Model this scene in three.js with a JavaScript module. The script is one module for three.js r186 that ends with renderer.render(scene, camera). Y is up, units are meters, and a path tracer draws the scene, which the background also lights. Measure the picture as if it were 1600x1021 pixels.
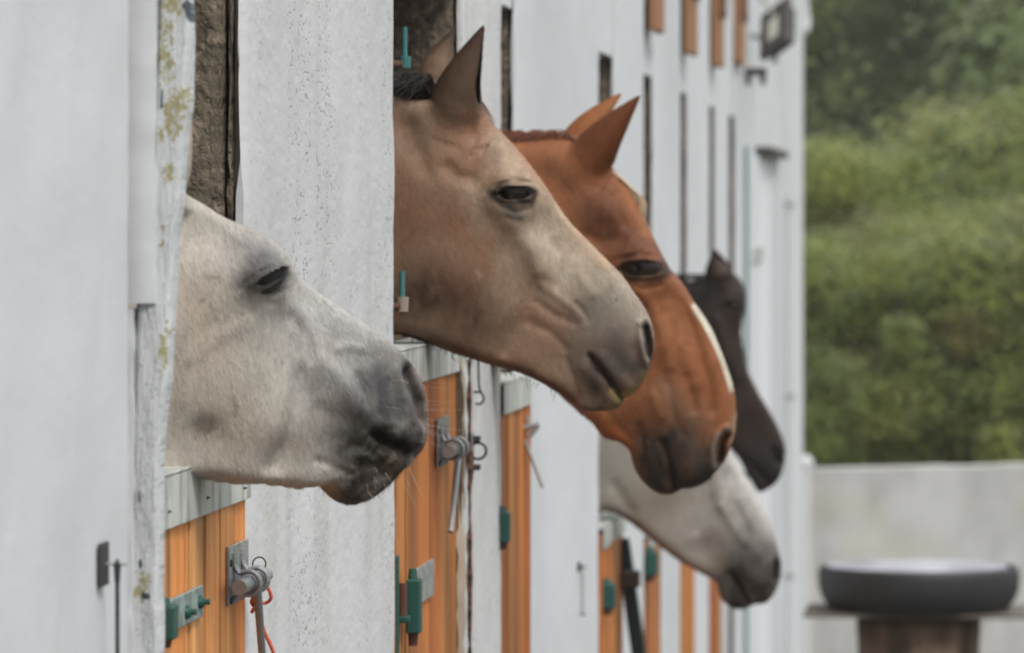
import * as THREE from 'three';
import { mergeGeometries } from 'three/addons/utils/BufferGeometryUtils.js';
import { RoundedBoxGeometry } from 'three/addons/geometries/RoundedBoxGeometry.js';

// ---------------------------------------------------------------- camera, sky, light
const FPX = 8240, EYE = 1.69;                     // long lens: focal length in pixels of a 1600 px wide picture
const scene = new THREE.Scene();
const camera = new THREE.PerspectiveCamera(2 * Math.atan(510.5 / FPX) * 180 / Math.PI, 1600 / 1021, 0.5, 600);
camera.position.set(0, EYE, 0);
camera.rotation.order = 'YXZ';
camera.rotation.y = Math.atan(730 / FPX);
camera.rotation.x = -Math.atan(170.5 / FPX * Math.cos(Math.atan(730 / FPX)));
camera.updateMatrixWorld(true);
camera.focus = 8.1;
camera.userData.fStop = camera.getFocalLength() / 22;   // 22 mm wide aperture

const renderer = new THREE.WebGLRenderer({ antialias: true });
renderer.toneMapping = THREE.LinearToneMapping;
renderer.toneMappingExposure = 1.46;
renderer.shadowMap.enabled = true;

{ // even overcast sky, brighter towards the zenith
  const w = 256, h = 128, data = new Float32Array(w * h * 4);
  for (let j = 0; j < h; j++) for (let i = 0; i < w; i++) {
    const el = (j + 0.5) / h * Math.PI - Math.PI / 2, s = Math.max(0, Math.sin(el));
    const az = i / w * Math.PI * 2;
    const cloud = 1 + 0.07 * Math.sin(az * 3 + 2 * el) * Math.cos(el) + 0.05 * Math.sin(az * 7 + 5 * el + 1) * Math.cos(el);
    const L = (0.24 + 1.2 * s) * cloud, o = (j * w + i) * 4;
    data[o] = L * 0.965; data[o + 1] = L * 0.99; data[o + 2] = L * 1.03; data[o + 3] = 1;
  }
  const sky = new THREE.DataTexture(data, w, h, THREE.RGBAFormat, THREE.FloatType);
  sky.mapping = THREE.EquirectangularReflectionMapping; sky.magFilter = THREE.LinearFilter; sky.needsUpdate = true;
  scene.background = sky; scene.environment = sky;
}
const sun = new THREE.DirectionalLight(new THREE.Color(1, 0.97, 0.92), 1.5);
sun.position.set(20, 44, 16); sun.target.position.set(0, 0, -14);
sun.castShadow = true; sun.shadow.radius = 28;
Object.assign(sun.shadow.camera, { left: -30, right: 30, top: 30, bottom: -30, near: 1, far: 140 });
scene.add(sun, sun.target);
scene.fog = new THREE.FogExp2(0xd8d9d3, 0.0008);

// ---------------------------------------------------------------- small tools
let seed = 12345;
const rnd = () => { seed = (seed * 1664525 + 1013904223) >>> 0; return seed / 4294967296; };
const rr = (a, b) => a + (b - a) * rnd();
const clamp = (x, a = 0, b = 1) => Math.min(b, Math.max(a, x));
const sstep = (a, b, x) => { const t = clamp((x - a) / (b - a)); return t * t * (3 - 2 * t); };
const lerp = (a, b, t) => a + (b - a) * t;
const hash3 = (x, y, z) => { let n = (x * 374761393 + y * 668265263 + z * 1440670441) | 0; n = Math.imul(n ^ (n >>> 13), 1274126177); n ^= n >>> 16; return (n >>> 0) / 4294967296; };
function noise3(x, y, z) {
  const i = Math.floor(x), j = Math.floor(y), k = Math.floor(z), f = x - i, g = y - j, h = z - k;
  const u = f * f * (3 - 2 * f), v = g * g * (3 - 2 * g), w = h * h * (3 - 2 * h);
  const H = (a, b, c) => hash3(i + a, j + b, k + c);
  return lerp(lerp(lerp(H(0, 0, 0), H(1, 0, 0), u), lerp(H(0, 1, 0), H(1, 1, 0), u), v), lerp(lerp(H(0, 0, 1), H(1, 0, 1), u), lerp(H(0, 1, 1), H(1, 1, 1), u), v), w) * 2 - 1;
}
const fbm = (x, y, z, o = 4) => { let s = 0, a = 0.5; for (let i = 0; i < o; i++) { s += a * noise3(x, y, z); x = x * 2.03 + 7.1; y = y * 2.03 + 3.7; z = z * 2.03 + 1.3; a *= 0.5; } return s; };
// periodic 2-d noise for textures that repeat
function pnoise(x, y, px, py, s) {
  const i = Math.floor(x), j = Math.floor(y), f = x - i, g = y - j, u = f * f * (3 - 2 * f), v = g * g * (3 - 2 * g);
  const H = (a, b) => hash3((((i + a) % px) + px) % px, (((j + b) % py) + py) % py, s);
  return lerp(lerp(H(0, 0), H(1, 0), u), lerp(H(0, 1), H(1, 1), u), v) * 2 - 1;
}
const pf = (u, v, px, py, s, o = 4) => { let t = 0, a = 0.5; for (let i = 0; i < o; i++) { t += a * pnoise(u * px, v * py, px, py, s + i); px *= 2; py *= 2; a *= 0.5; } return t; };
const lin = (hex) => { const c = new THREE.Color(hex); return [c.r, c.g, c.b]; };
const rgb = (r, g, b) => [r, g, b].map((c) => { c /= 255; return c <= 0.04045 ? c / 12.92 : ((c + 0.055) / 1.055) ** 2.4; });
function tex(w, h, fn, srgb, rx = 1, ry = 1) {
  const d = new Uint8Array(w * h * 4);
  for (let j = 0; j < h; j++) for (let i = 0; i < w; i++) { const c = fn(i / w, j / h, i, j), o = (j * w + i) * 4; for (let k = 0; k < 3; k++) d[o + k] = clamp(Array.isArray(c) ? c[k] : c) * 255; d[o + 3] = 255; }
  const t = new THREE.DataTexture(d, w, h); t.magFilter = THREE.LinearFilter; t.minFilter = THREE.LinearMipmapLinearFilter; t.generateMipmaps = true;
  t.wrapS = t.wrapT = THREE.RepeatWrapping; t.repeat.set(rx, ry); if (srgb) t.colorSpace = THREE.SRGBColorSpace; t.needsUpdate = true; return t;
}
const mat = (color, roughness = 0.7, extra = {}) => new THREE.MeshStandardMaterial({ color: Array.isArray(color) ? new THREE.Color().setRGB(...color) : new THREE.Color(color), roughness, ...extra });
// a picture position of the photograph to a point of the place, D metres along the building / on the plane x = X
const fwd = new THREE.Vector3();
function ray(px, py) { return fwd.set((px - 800) / FPX, (510.5 - py) / FPX, -1).applyQuaternion(camera.quaternion).clone(); }
function at(px, py, D) { const d = ray(px, py); return d.multiplyScalar(-D / d.z).add(camera.position); }
function onX(px, py, X) { const d = ray(px, py); return d.multiplyScalar(X / d.x).add(camera.position); }
const taken = {};
function numbered(name) { const n = taken[name] = (taken[name] ?? -1) + 1; return n ? `${name}_${String(n).padStart(3, '0')}` : name; }
function shade(o) { o.castShadow = o.receiveShadow = true; return o; }
function thing(name, label, category, pos = [0, 0, 0], group) {
  const o = new THREE.Group(); o.name = numbered(name); o.position.set(...pos); o.userData = { label, category }; if (group) o.userData.group = group; scene.add(o); return o;
}
function part(name, geo, material, parent) {   // geometry given in the parent's frame
  const m = shade(new THREE.Mesh(Array.isArray(geo) ? join(geo) : geo, material)); m.name = name; parent.add(m); return m;
}
function solo(name, geo, material, label, category, group) { const m = shade(new THREE.Mesh(Array.isArray(geo) ? join(geo) : geo, material)); m.name = numbered(name); m.userData = { label, category }; if (group) m.userData.group = group; scene.add(m); return m; }
function struct(name, geo, material) { const m = shade(new THREE.Mesh(geo, material)); m.name = numbered(name); m.userData.kind = 'structure'; scene.add(m); return m; }
function join(list) { return mergeGeometries(list.map((g) => { const n = g.index ? g.toNonIndexed() : g.clone(); for (const k of Object.keys(n.attributes)) if (!['position', 'normal', 'uv'].includes(k)) n.deleteAttribute(k); return n; })); }
const V = (x, y, z) => new THREE.Vector3(x, y, z);
function metreUV(g) { // uv in metres from position and facing
  const p = g.attributes.position, n = g.attributes.normal, uv = new Float32Array(p.count * 2);
  for (let i = 0; i < p.count; i++) {
    const ax = Math.abs(n.getX(i)), ay = Math.abs(n.getY(i)), az = Math.abs(n.getZ(i));
    if (ax >= ay && ax >= az) { uv[2 * i] = p.getZ(i); uv[2 * i + 1] = p.getY(i); }
    else if (az >= ay) { uv[2 * i] = p.getX(i); uv[2 * i + 1] = p.getY(i); } else { uv[2 * i] = p.getX(i); uv[2 * i + 1] = p.getZ(i); }
  }
  g.setAttribute('uv', new THREE.BufferAttribute(uv, 2)); return g;
}
// a box from corner to corner whose faces are uneven, like hand-laid render
function roughBox(x0, x1, y0, y1, z0, z1, amp = 0.003, cell = 0.05, chamfer = 0.004, freq = 9) {
  const sx = Math.abs(x1 - x0), sy = Math.abs(y1 - y0), sz = Math.abs(z1 - z0), n = (s) => Math.max(1, Math.min(90, Math.round(s / cell)));
  const g = new THREE.BoxGeometry(sx, sy, sz, n(sx), n(sy), n(sz)); g.translate((x0 + x1) / 2, (y0 + y1) / 2, (z0 + z1) / 2);
  metreUV(g);
  const p = g.attributes.position, cx = (x0 + x1) / 2, cz = (z0 + z1) / 2;
  for (let i = 0; i < p.count; i++) {
    let x = p.getX(i), y = p.getY(i), z = p.getZ(i);
    const ex = Math.abs(Math.abs(x - cx) - sx / 2) < 1e-5, ez = Math.abs(Math.abs(z - cz) - sz / 2) < 1e-5;
    const a = fbm(x * freq, y * freq, z * freq, 4) * amp * 2, b = fbm(x * freq + 31, y * freq, z * freq + 5, 4) * amp * 2;
    if (ex) x += Math.sign(x - cx) * a; if (ez) z += Math.sign(z - cz) * b;
    if (ex && ez) { x -= Math.sign(x - cx) * chamfer * (0.8 + 3.2 * Math.max(0, fbm(y * 22, x * 9, z * 9, 4))); z -= Math.sign(z - cz) * chamfer; }
    p.setXYZ(i, x, y, z);
  }
  g.computeVertexNormals(); return g;
}
function rbox(sx, sy, sz, x, y, z, r = 0.004, ry = 0, rx = 0, rz = 0) { const g = new RoundedBoxGeometry(sx, sy, sz, 2, Math.min(r, sx / 2.1, sy / 2.1, sz / 2.1)); g.applyMatrix4(new THREE.Matrix4().compose(V(x, y, z), new THREE.Quaternion().setFromEuler(new THREE.Euler(rx, ry, rz)), V(1, 1, 1))); return g; }
function rod(a, b, r0, r1 = r0, seg = 14) { const d = b.clone().sub(a), L = d.length(), g = new THREE.CylinderGeometry(r1, r0, L, seg, 1); g.applyQuaternion(new THREE.Quaternion().setFromUnitVectors(V(0, 1, 0), d.normalize())); g.translate((a.x + b.x) / 2, (a.y + b.y) / 2, (a.z + b.z) / 2); return g; }
function tube(pts, r, seg = 24, rad = 8, closed = false) { return new THREE.TubeGeometry(new THREE.CatmullRomCurve3(pts, closed), seg, r, rad, closed); }

// ---------------------------------------------------------------- materials
const speck = (u, v) => { // clusters of small dark pits running in vertical streaks
  const band = sstep(-0.3, 0.35, pf(u, v, 7, 2, 5, 3)), dots = sstep(0.22, 0.5, pf(u, v, 60, 220, 9, 2)); return band * dots;
};
const renderMap = tex(1024, 1024, (u, v) => { const s = speck(u, v), stain = sstep(0.12, 0.5, pf(u, v, 6, 1, 21, 4)) * 0.04, n = pf(u, v, 14, 50, 33, 4) * 0.025, blot = pf(u, v, 3, 3, 40, 4) * 0.07; const L = 0.935 - 0.15 * s - stain + n + blot * 0.6; return [L, L * 1.002, L * (1.0 - 0.05 * stain * 10)]; }, true, 0.8, 0.8);
const renderBump = tex(1024, 1024, (u, v) => 0.5 + pf(u, v, 26, 80, 71, 4) * 0.35 + pf(u, v, 6, 10, 75, 3) * 0.2 - speck(u, v) * 0.25, false, 0.8, 0.8);
const smoothMap = tex(512, 512, (u, v) => { const stain = sstep(0.02, 0.5, pf(u, v, 3, 1, 121, 4)) * 0.035, blot = pf(u, v, 3, 2, 140, 5) * 0.06; const L = 0.935 - stain + blot * 0.7 + 0.02 * pf(u, v, 30, 40, 170, 3); return [L * 0.995, L, L * 1.003]; }, true, 0.16, 0.5);
const M = {
  render: mat([0.745, 0.745, 0.74], 0.9, { map: renderMap, bumpMap: renderBump, bumpScale: 0.0018 }),
  smooth: mat([0.815, 0.82, 0.825], 0.88, { map: smoothMap, bumpMap: renderBump, bumpScale: 0.0006 }),
  concrete: mat([1, 1, 1], 0.95, {
    map: tex(512, 512, (u, v) => { const n = pf(u, v, 24, 24, 3, 5), m = pf(u, v, 5, 5, 13, 4), l = sstep(0.1, 0.45, pf(u, v, 50, 40, 23, 3)); const L = 0.40 + 0.12 * n + 0.06 * m + 0.11 * l; return [L * 1.02, L * 0.92, L * 0.79]; }, true, 2.2, 2.2),
    bumpMap: tex(512, 512, (u, v) => 0.5 + pf(u, v, 30, 30, 3, 5) * 0.9, false, 2.2, 2.2), bumpScale: 0.005,
  }),
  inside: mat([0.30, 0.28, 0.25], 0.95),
  galvanised: mat([0.50, 0.51, 0.52], 0.5, { metalness: 0.3, roughnessMap: tex(128, 128, (u, v) => 0.7 + pf(u, v, 8, 8, 2, 4) * 0.5, false, 8, 8), map: tex(128, 128, (u, v) => 0.86 + pf(u, v, 6, 6, 7, 4) * 0.25, true, 9, 9) }),
  cap: mat([0.72, 0.735, 0.73], 0.62, { metalness: 0.15, map: tex(256, 256, (u, v) => { const s = sstep(0.05, 0.5, pf(u, v, 9, 2, 44, 4)), d = pf(u, v, 7, 5, 48, 4); const L = 0.90 - 0.2 * s + 0.12 * d; return [L, L, L * 0.97]; }, true, 3.5, 3.5) }),
  darkSteel: mat([0.10, 0.10, 0.105], 0.55, { metalness: 0.5, map: tex(128, 128, (u, v) => 0.8 + pf(u, v, 6, 6, 17, 4) * 0.4, true, 10, 10) }),
  green: mat([0.02, 0.115, 0.09], 0.42, { map: tex(128, 128, (u, v) => 0.82 + pf(u, v, 6, 6, 27, 4) * 0.4, true, 14, 14) }),
  paleGreen: mat([0.36, 0.45, 0.43], 0.6, { map: tex(128, 128, (u, v) => 0.85 + pf(u, v, 6, 6, 29, 4) * 0.3, true, 10, 10) }),
  teal: mat([0.07, 0.26, 0.26], 0.5, { map: tex(128, 128, (u, v) => 0.8 + pf(u, v, 5, 5, 28, 4) * 0.5, true, 14, 14) }),
  rust: mat([0.17, 0.075, 0.045], 0.85, { map: tex(128, 128, (u, v) => 0.75 + pf(u, v, 8, 8, 37, 4) * 0.6, true, 14, 14) }),
  twine: mat([0.62, 0.13, 0.085], 0.8),
  cream: mat([0.62, 0.59, 0.50], 0.8, { map: tex(256, 256, (u, v) => { const w = sstep(0.16, 0.24, pf(u, v, 9, 2, 61, 4)); return [0.95 - 0.52 * w, 0.94 - 0.56 * w, 0.92 - 0.6 * w]; }, true, 5, 1.6) }),
  blackRubber: mat([0.022, 0.022, 0.024], 0.55),
  lamp: mat([0.05, 0.045, 0.04], 0.5),
  lampGlass: mat([0.62, 0.6, 0.5], 0.25),
  trunk: mat([0.10, 0.075, 0.055], 0.95, { map: tex(128, 256, (u, v) => 0.7 + pf(u, v, 14, 3, 5, 4) * 0.6, true, 2, 1) }),
};
const grain = (s) => tex(256, 512, (u, v) => { const w = u + 0.03 * pf(u, v, 3, 2, s, 3), g = pf(w, v, 34, 2, s + 3, 4), h = pf(w, v, 8, 1, s + 8, 3); const bl = pf(u, v, 2, 3, s + 20, 3), sc = sstep(0.3, 0.55, pf(u, v, 10, 14, s + 30, 3)), dk = sstep(0.25, 0.5, pf(u, v, 6, 4, s + 40, 4)); const L = 0.88 + 0.15 * g + 0.12 * h + 0.14 * bl + 0.1 * sc - 0.26 * dk; return [L, L * (0.985 + 0.03 * h), L * (0.96 + 0.08 * h)]; }, true, 3.2, 0.9);
const grainMaps = [grain(100), grain(200)];
const grainBump = tex(256, 512, (u, v) => 0.5 + pf(u, v, 40, 2, 320, 4) * 0.8, false, 3.2, 0.9);
const wood = [[0.68, 0.225, 0.042], [0.50, 0.18, 0.042], [0.70, 0.27, 0.065], [0.60, 0.175, 0.032]].map((c, i) => mat(c, 0.6, { map: grainMaps[i % 2], bumpMap: grainBump, bumpScale: 0.0012 }));
const paleWood = [[0.98, 0.41, 0.12], [0.95, 0.39, 0.115], [0.98, 0.46, 0.15], [0.95, 0.35, 0.09]].map((c, i) => mat(c, 0.6, { map: grainMaps[i % 2], bumpMap: grainBump, bumpScale: 0.0012 }));
const fadedWood = mat([0.46, 0.235, 0.125], 0.75, { map: grainMaps[0], bumpMap: grainBump, bumpScale: 0.0012 });
const darkWood = mat([0.20, 0.085, 0.03], 0.75, { map: grainMaps[0], bumpMap: grainBump, bumpScale: 0.0015 });

// ---------------------------------------------------------------- the stable building
const groundY = (D) => -1.48 * sstep(8, 38, D);
const topY = 4.6, deepX = -5.2, THICK = 0.26;
// each pier: picture x of its two edges and how far its face stands from the camera's line
const PIERS = [
  { x0: -600, x1: 205, d: 1.02 }, { x0: 382, x1: 617, d: 1.04 }, { x0: 723, x1: 785, d: 1.045 }, { x0: 806, x1: 938, d: 1.085 },
  { x0: 961, x1: 1008, d: 1.11 }, { x0: 1022, x1: 1065, d: 1.13 }, { x0: 1076, x1: 1110, d: 1.15 }, { x0: 1119, x1: 1140, d: 1.165 }, { x0: 1150, x1: 1256, d: 1.18 },
];
for (const p of PIERS) { p.z0 = -onX(p.x0, 340, -p.d).z; p.z1 = -onX(p.x1, 340, -p.d).z; }
const stable = thing('stable_building', 'long white rendered stable block with a row of door openings', 'stable');
const LINTEL = 2.18;
PIERS.forEach((p, i) => {
  const y0 = Math.min(groundY(p.z0), groundY(p.z1)) - 0.1, near = i < 3, skin = i === 0 ? 0.012 : 0.016;
  const fine = i < 2 ? 0.022 : near ? 0.03 : 0.08;
  // plaster face, then the rough concrete core a little behind and inside it
  const face = part('plaster_face', roughBox(-p.d - skin, -p.d, y0, topY, -p.z1, -p.z0, near ? 0.0028 : 0.0012, fine, 0.005, near ? 8 : 2.5), i === 0 || i > 2 ? M.smooth : M.render, stable);
  if (i === 1) { // the near edge of the core is a cracked strip
    part('concrete_core', roughBox(-p.d - THICK, -p.d - skin - 0.0138, y0, topY, -p.z1 + 0.004, -p.z0 - 0.003, 0.0018, 0.022, 0.004, 14), M.concrete, stable);
    part('mortar_strip', roughBox(-p.d - skin - 0.0125, -p.d - skin - 0.0005, y0, topY, -p.z1 + 0.006, -p.z0 - 0.0055, 0.0035, 0.014, 0.004, 26), M.concrete, stable);
  } else part('concrete_core', roughBox(-p.d - THICK, -p.d - skin - 0.001, y0, topY, -p.z1 + 0.004, -p.z0 - 0.004, 0.004, near ? 0.03 : 0.1, 0.004, 12), M.concrete, stable);
  if (i) { // wall above the opening on the near side of this pier
    const q = PIERS[i - 1], dd = Math.max(p.d, q.d) + 0.004;
    part('lintel', roughBox(-dd - THICK + 0.02, -dd, LINTEL, topY - 0.01, -p.z0 - 0.003, -q.z1 + 0.003, 0.003, 0.1), M.smooth, stable);
  }
});
{ const e = PIERS.at(-1), b = PIERS[0], len = e.z1 - b.z0, cz = -(e.z1 + b.z0) / 2;
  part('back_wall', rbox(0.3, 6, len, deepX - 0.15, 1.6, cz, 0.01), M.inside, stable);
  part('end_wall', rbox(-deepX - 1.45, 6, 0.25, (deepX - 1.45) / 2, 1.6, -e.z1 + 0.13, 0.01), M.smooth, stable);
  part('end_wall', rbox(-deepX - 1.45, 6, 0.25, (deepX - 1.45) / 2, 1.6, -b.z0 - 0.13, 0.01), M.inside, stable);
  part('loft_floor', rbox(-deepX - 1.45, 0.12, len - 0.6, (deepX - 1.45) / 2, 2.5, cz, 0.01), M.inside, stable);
  const roof = new THREE.ExtrudeGeometry(new THREE.Shape([[-0.62, 4.55], [-3.2, 5.9], [-5.8, 4.4], [-5.8, 4.28], [-3.2, 5.78], [-0.62, 4.43]].map((a) => new THREE.Vector2(...a))), { depth: len + 0.5, bevelEnabled: false }); roof.translate(0, 0.19, -e.z1 - 0.25);
  part('roof', roof, mat([0.12, 0.11, 0.11], 0.85), stable);
  // partitions between the boxes, standing behind the piers
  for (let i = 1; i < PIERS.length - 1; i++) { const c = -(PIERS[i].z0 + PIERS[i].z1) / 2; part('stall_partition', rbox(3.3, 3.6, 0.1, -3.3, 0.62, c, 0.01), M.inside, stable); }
}
// loft shutters above the doors
for (const [x0, x1, yb, i] of [[1021, 1032, 47, 4], [1074, 1085, 82, 5], [1117, 1127, 101, 6], [1151, 1161, 97, 8]]) {
  const d = PIERS[i].d - 0.012, a = onX(x0, yb, -d), b = onX(x1, yb, -d), n = 4, w = (a.z - b.z) / n;
  const t = thing('loft_shutter', '', 'shutter', [-d, a.y, (a.z + b.z) / 2], 'orange loft shutters high on the stable wall');
  for (let k = 0; k < n; k++) part('plank', metreUV(rbox(0.03, 1.5, w - 0.006, 0, 0.75, (k + 0.5) * w - (n * w) / 2, 0.004)), fadedWood, t);
  part('ledge', metreUV(rbox(0.012, 0.12, n * w - 0.02, 0.021, 0.28, 0, 0.003)), darkWood, t);
}
scene.children.filter((o) => o.name.startsWith('loft_shutter')).forEach((o, k) => { o.userData.label = ['orange plank loft shutter nearest the camera, right above the chestnut ears', 'orange plank loft shutter second from the left at the top', 'orange plank loft shutter third from the left at the top', 'orange plank loft shutter nearest the black floodlight'][k]; });

// ---------------------------------------------------------------- leaning jamb board and near edge of the first doorway
{ // timber board nailed to the near jamb: faces the camera, leans, crusted with lichen
  const D = 6.36, P = (x, y) => { const p = at(x, y, D); return [p.x, p.y]; };
  const rows = 120, L = [], R = [];
  const lx = (y) => y < 280 ? 250 - (y / 280) * 14 : y < 470 ? 236 - (y - 280) / 190 * 22 : 213 - (y - 470) / 500 * 9, rx = (y) => y < 150 ? 298 : y < 300 ? 298 - (y - 150) / 150 * 16 : y < 745 ? 282 - (y - 300) / 445 * 31 : 251;
  const w = 22, pos = [], uv = [], idx = [];
  const y0 = -120, y1 = 1180;
  for (let j = 0; j <= rows; j++) {
    const y = lerp(y0, y1, j / rows), wob = fbm(y * 0.02, 1, 3, 4) * 3, wob2 = fbm(y * 0.025, 9, 3, 4) * 4;
    for (let i = 0; i <= w; i++) {
      const t = i / w, [X, Y] = P(lerp(lx(y) + wob, rx(y) + wob2, t), y), e = Math.min(t, 1 - t);
      const z = -D + 0.012 * Math.min(1, e * 9) + fbm(X * 60, Y * 14, 2, 4) * 0.003;
      pos.push(X, Y, z); uv.push(t, j / rows);
    }
  }
  const W = w + 1;
  const back = pos.length / 3; for (let j = 0; j <= rows; j++) for (let i = 0; i <= w; i++) { const o = (j * W + i) * 3; pos.push(pos[o] - (i < 1 ? 0 : 0.0), pos[o + 1], -D - 0.03); uv.push(i / w, j / rows); }
  const q = (a, b, c, d) => idx.push(a, b, c, a, c, d);
  for (let j = 0; j < rows; j++) { for (let i = 0; i < w; i++) { const a = j * W + i; q(a, a + W, a + W + 1, a + 1); q(back + a, back + a + 1, back + a + W + 1, back + a + W); } q(j * W + w, (j + 1) * W + w, back + (j + 1) * W + w, back + j * W + w); q(back + j * W, back + (j + 1) * W, (j + 1) * W, j * W); }
  for (const j of [0, rows]) for (let i = 0; i < w; i++) { const a = j * W + i; j ? q(a, back + a, back + a + 1, a + 1) : q(a + 1, back + a + 1, back + a, a); }
  const g = new THREE.BufferGeometry(); g.setAttribute('position', new THREE.Float32BufferAttribute(pos, 3)); g.setAttribute('uv', new THREE.Float32BufferAttribute(uv, 2)); g.setIndex(idx); g.computeVertexNormals();
  // whitewash with lichen crusts and flaked spots: places given as (share of width, picture y, radius x in share, radius y in px)
  const lich = [[0.45, 5, 0.5, 22], [0.25, 50, 0.35, 34], [0.35, 105, 0.3, 24], [0.2, 90, 0.2, 18], [0.72, 165, 0.28, 30], [0.5, 180, 0.2, 26], [0.75, 200, 0.2, 18], [0.62, 272, 0.18, 15], [0.28, 205, 0.12, 16], [0.6, 382, 0.1, 6], [0.55, 355, 0.08, 5], [0.5, 905, 0.25, 12], [0.3, 925, 0.3, 14], [0.85, 545, 0.15, 30]];
  const flake = [[0.9, 15, 0.15, 26], [0.22, 155, 0.06, 22], [0.02, 250, 0.07, 24], [0.35, 880, 0.08, 8], [0.3, 775, 0.06, 12], [0.55, 930, 0.2, 6]];
  const T = tex(128, 1024, (u, v) => {
    const y = lerp(y0, y1, v), n = fbm(u * 9, y * 0.12, 3, 4), n2 = fbm(u * 22, y * 0.4, 8, 3), streak = fbm(u * 12, y * 0.01, 5, 4);
    let c = [0.875 + 0.05 * n + 0.05 * streak, 0.885 + 0.05 * n + 0.05 * streak, 0.885 + 0.05 * n + 0.05 * streak];
    let l = 0, f = 0;
    for (const [a, b, rx_, ry_] of lich) l = Math.max(l, 1.0 - Math.hypot((u - a) / rx_, (y - b) / ry_) + n * 1.2 + n2 * 1.3);
    for (const [a, b, rx_, ry_] of flake) f = Math.max(f, 1.0 - Math.hypot((u - a) / rx_, (y - b) / ry_) + n * 0.6);
    l = sstep(0.15, 0.5, l); f = sstep(0.2, 0.4, f);
    const dirt = sstep(0.25, 0.5, n2 + n * 0.6) * 0.16 * (y > 480 ? 1 : 0.6);
    c = c.map((x) => x - dirt);
    const lc = n2 > 0.02 ? [0.66, 0.60, 0.36] : [0.56, 0.55, 0.36];
    c = c.map((x, k) => lerp(lerp(x, lc[k], l * 0.7), [0.25, 0.29, 0.31][k], f * 0.9));
    return c;
  }, true);
  T.wrapS = T.wrapT = THREE.ClampToEdgeWrapping;
  solo('jamb_board', g, mat([0.8, 0.8, 0.8], 0.9, { map: T, bumpMap: renderBump, bumpScale: 0.003 }), 'leaning whitewashed jamb board crusted with yellow lichen beside the grey horse', 'board');
}
// rough white filler between the first pier and the board (crumbling plaster)
for (const [x0, x1, y0, y1, d] of [[196, 248, -90, 474, 6.362], [196, 214, 482, 1120, 6.362]]) {
  const a = at(x0, y0, d), b = at(x1, y1, d);
  part('plaster_patch', roughBox(a.x, b.x, b.y, a.y, -d - 0.02, -d + 0.02, 0.0018, 0.012, 0.0015, 30), M.smooth, stable);
}

// ---------------------------------------------------------------- half doors
function halfDoor(i, label, { capTop, capH, bow = 0.02, n = 6, lap = 0.03, strap, right = true }) {
  // closes the opening between pier i-1 and pier i
  const q = PIERS[i - 1], p = PIERS[i], X = -Math.max(q.d, p.d) - bow, z0 = q.z1 + lap, z1 = p.z0 - 0.012, W = z1 - z0;
  const gy = groundY((z0 + z1) / 2) + 0.05, top = capTop, t = thing('stable_door', label, 'door', [X, gy, -(z0 + z1) / 2], 'half doors of the boxes');
  const w = W / n;
  for (let k = 0; k < n; k++) { const h = top - gy - 0.012 + rr(-0.004, 0.002); part('plank', metreUV(rbox(0.034, h, w - 0.012, rr(-0.002, 0.002), h / 2, -((k + 0.5) * w - W / 2), 0.004)), (i === 1 ? paleWood : wood)[(k * 3 + i) % 4], t); }
  part('ledge', metreUV(rbox(0.03, 0.14, W - 0.08, -0.034, 0.25, 0, 0.004)), darkWood, t);
  part('ledge', metreUV(rbox(0.03, 0.14, W - 0.08, -0.034, top - gy - 0.3, 0, 0.004)), darkWood, t);
  // folded sheet-metal cap over the top edge
  const c = part('metal_cap', [metreUV(rbox(0.003, capH, W - 0.004, 0.022, top - gy - capH / 2, 0, 0.001)), metreUV(rbox(0.085, 0.004, W - 0.004, -0.018, top - gy + 0.003, 0, 0.0015)), metreUV(rbox(0.003, capH * 0.7, W - 0.004, -0.055, top - gy - capH * 0.35, 0, 0.001))], M.cap, t);
  return { t, X, z0, z1, gy, top };
}
const put = (name, geo, m, t) => { const g = Array.isArray(geo) ? join(geo) : geo; g.translate(-t.position.x, -t.position.y, -t.position.z); return part(name, g, m, t); };
const doors = [];
doors[1] = halfDoor(1, 'orange plank half door under the nearest grey horse, with red twine on its bolt', { capTop: 1.36, capH: 0.067, bow: 0.012, n: 7, lap: 0.16 });
doors[2] = halfDoor(2, 'orange plank half door under the dun brown horse', { capTop: 1.447, capH: 0.066, bow: 0.02, n: 6 });
doors[3] = halfDoor(3, 'orange plank half door beside the wide white pier, under the chestnut horse', { capTop: 1.32, capH: 0.066, bow: -0.018, n: 5 });
doors[4] = halfDoor(4, 'low orange plank half door under the far grey horse', { capTop: 0.79, capH: 0.06, bow: -0.01, n: 5 });
doors[5] = halfDoor(5, 'low orange plank half door just past the slanting green bar', { capTop: 0.62, capH: 0.05, bow: -0.01, n: 5 });
doors[6] = halfDoor(6, 'narrow looking orange half door below the chin of the far grey horse', { capTop: 0.48, capH: 0.05, bow: -0.01, n: 5 });
doors[7] = halfDoor(7, 'faintest orange half door, farthest along the white wall', { capTop: 0.40, capH: 0.05, bow: -0.01, n: 5 });
{ // nails in the first cap, and the dark splinters under it
  const d = doors[1], c = d.t.children.find((o) => o.name === 'metal_cap');
  for (const [x, y] of [[264, 800], [324, 778], [382, 763]]) { const p = onX(x, y, d.X + 0.0245); const g = new THREE.ConeGeometry(0.0045, 0.009, 7); g.rotateZ(-Math.PI / 2); g.translate(p.x, p.y, p.z); const m = put('nail', g, M.darkSteel, d.t); c.add(m); }
}
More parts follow.
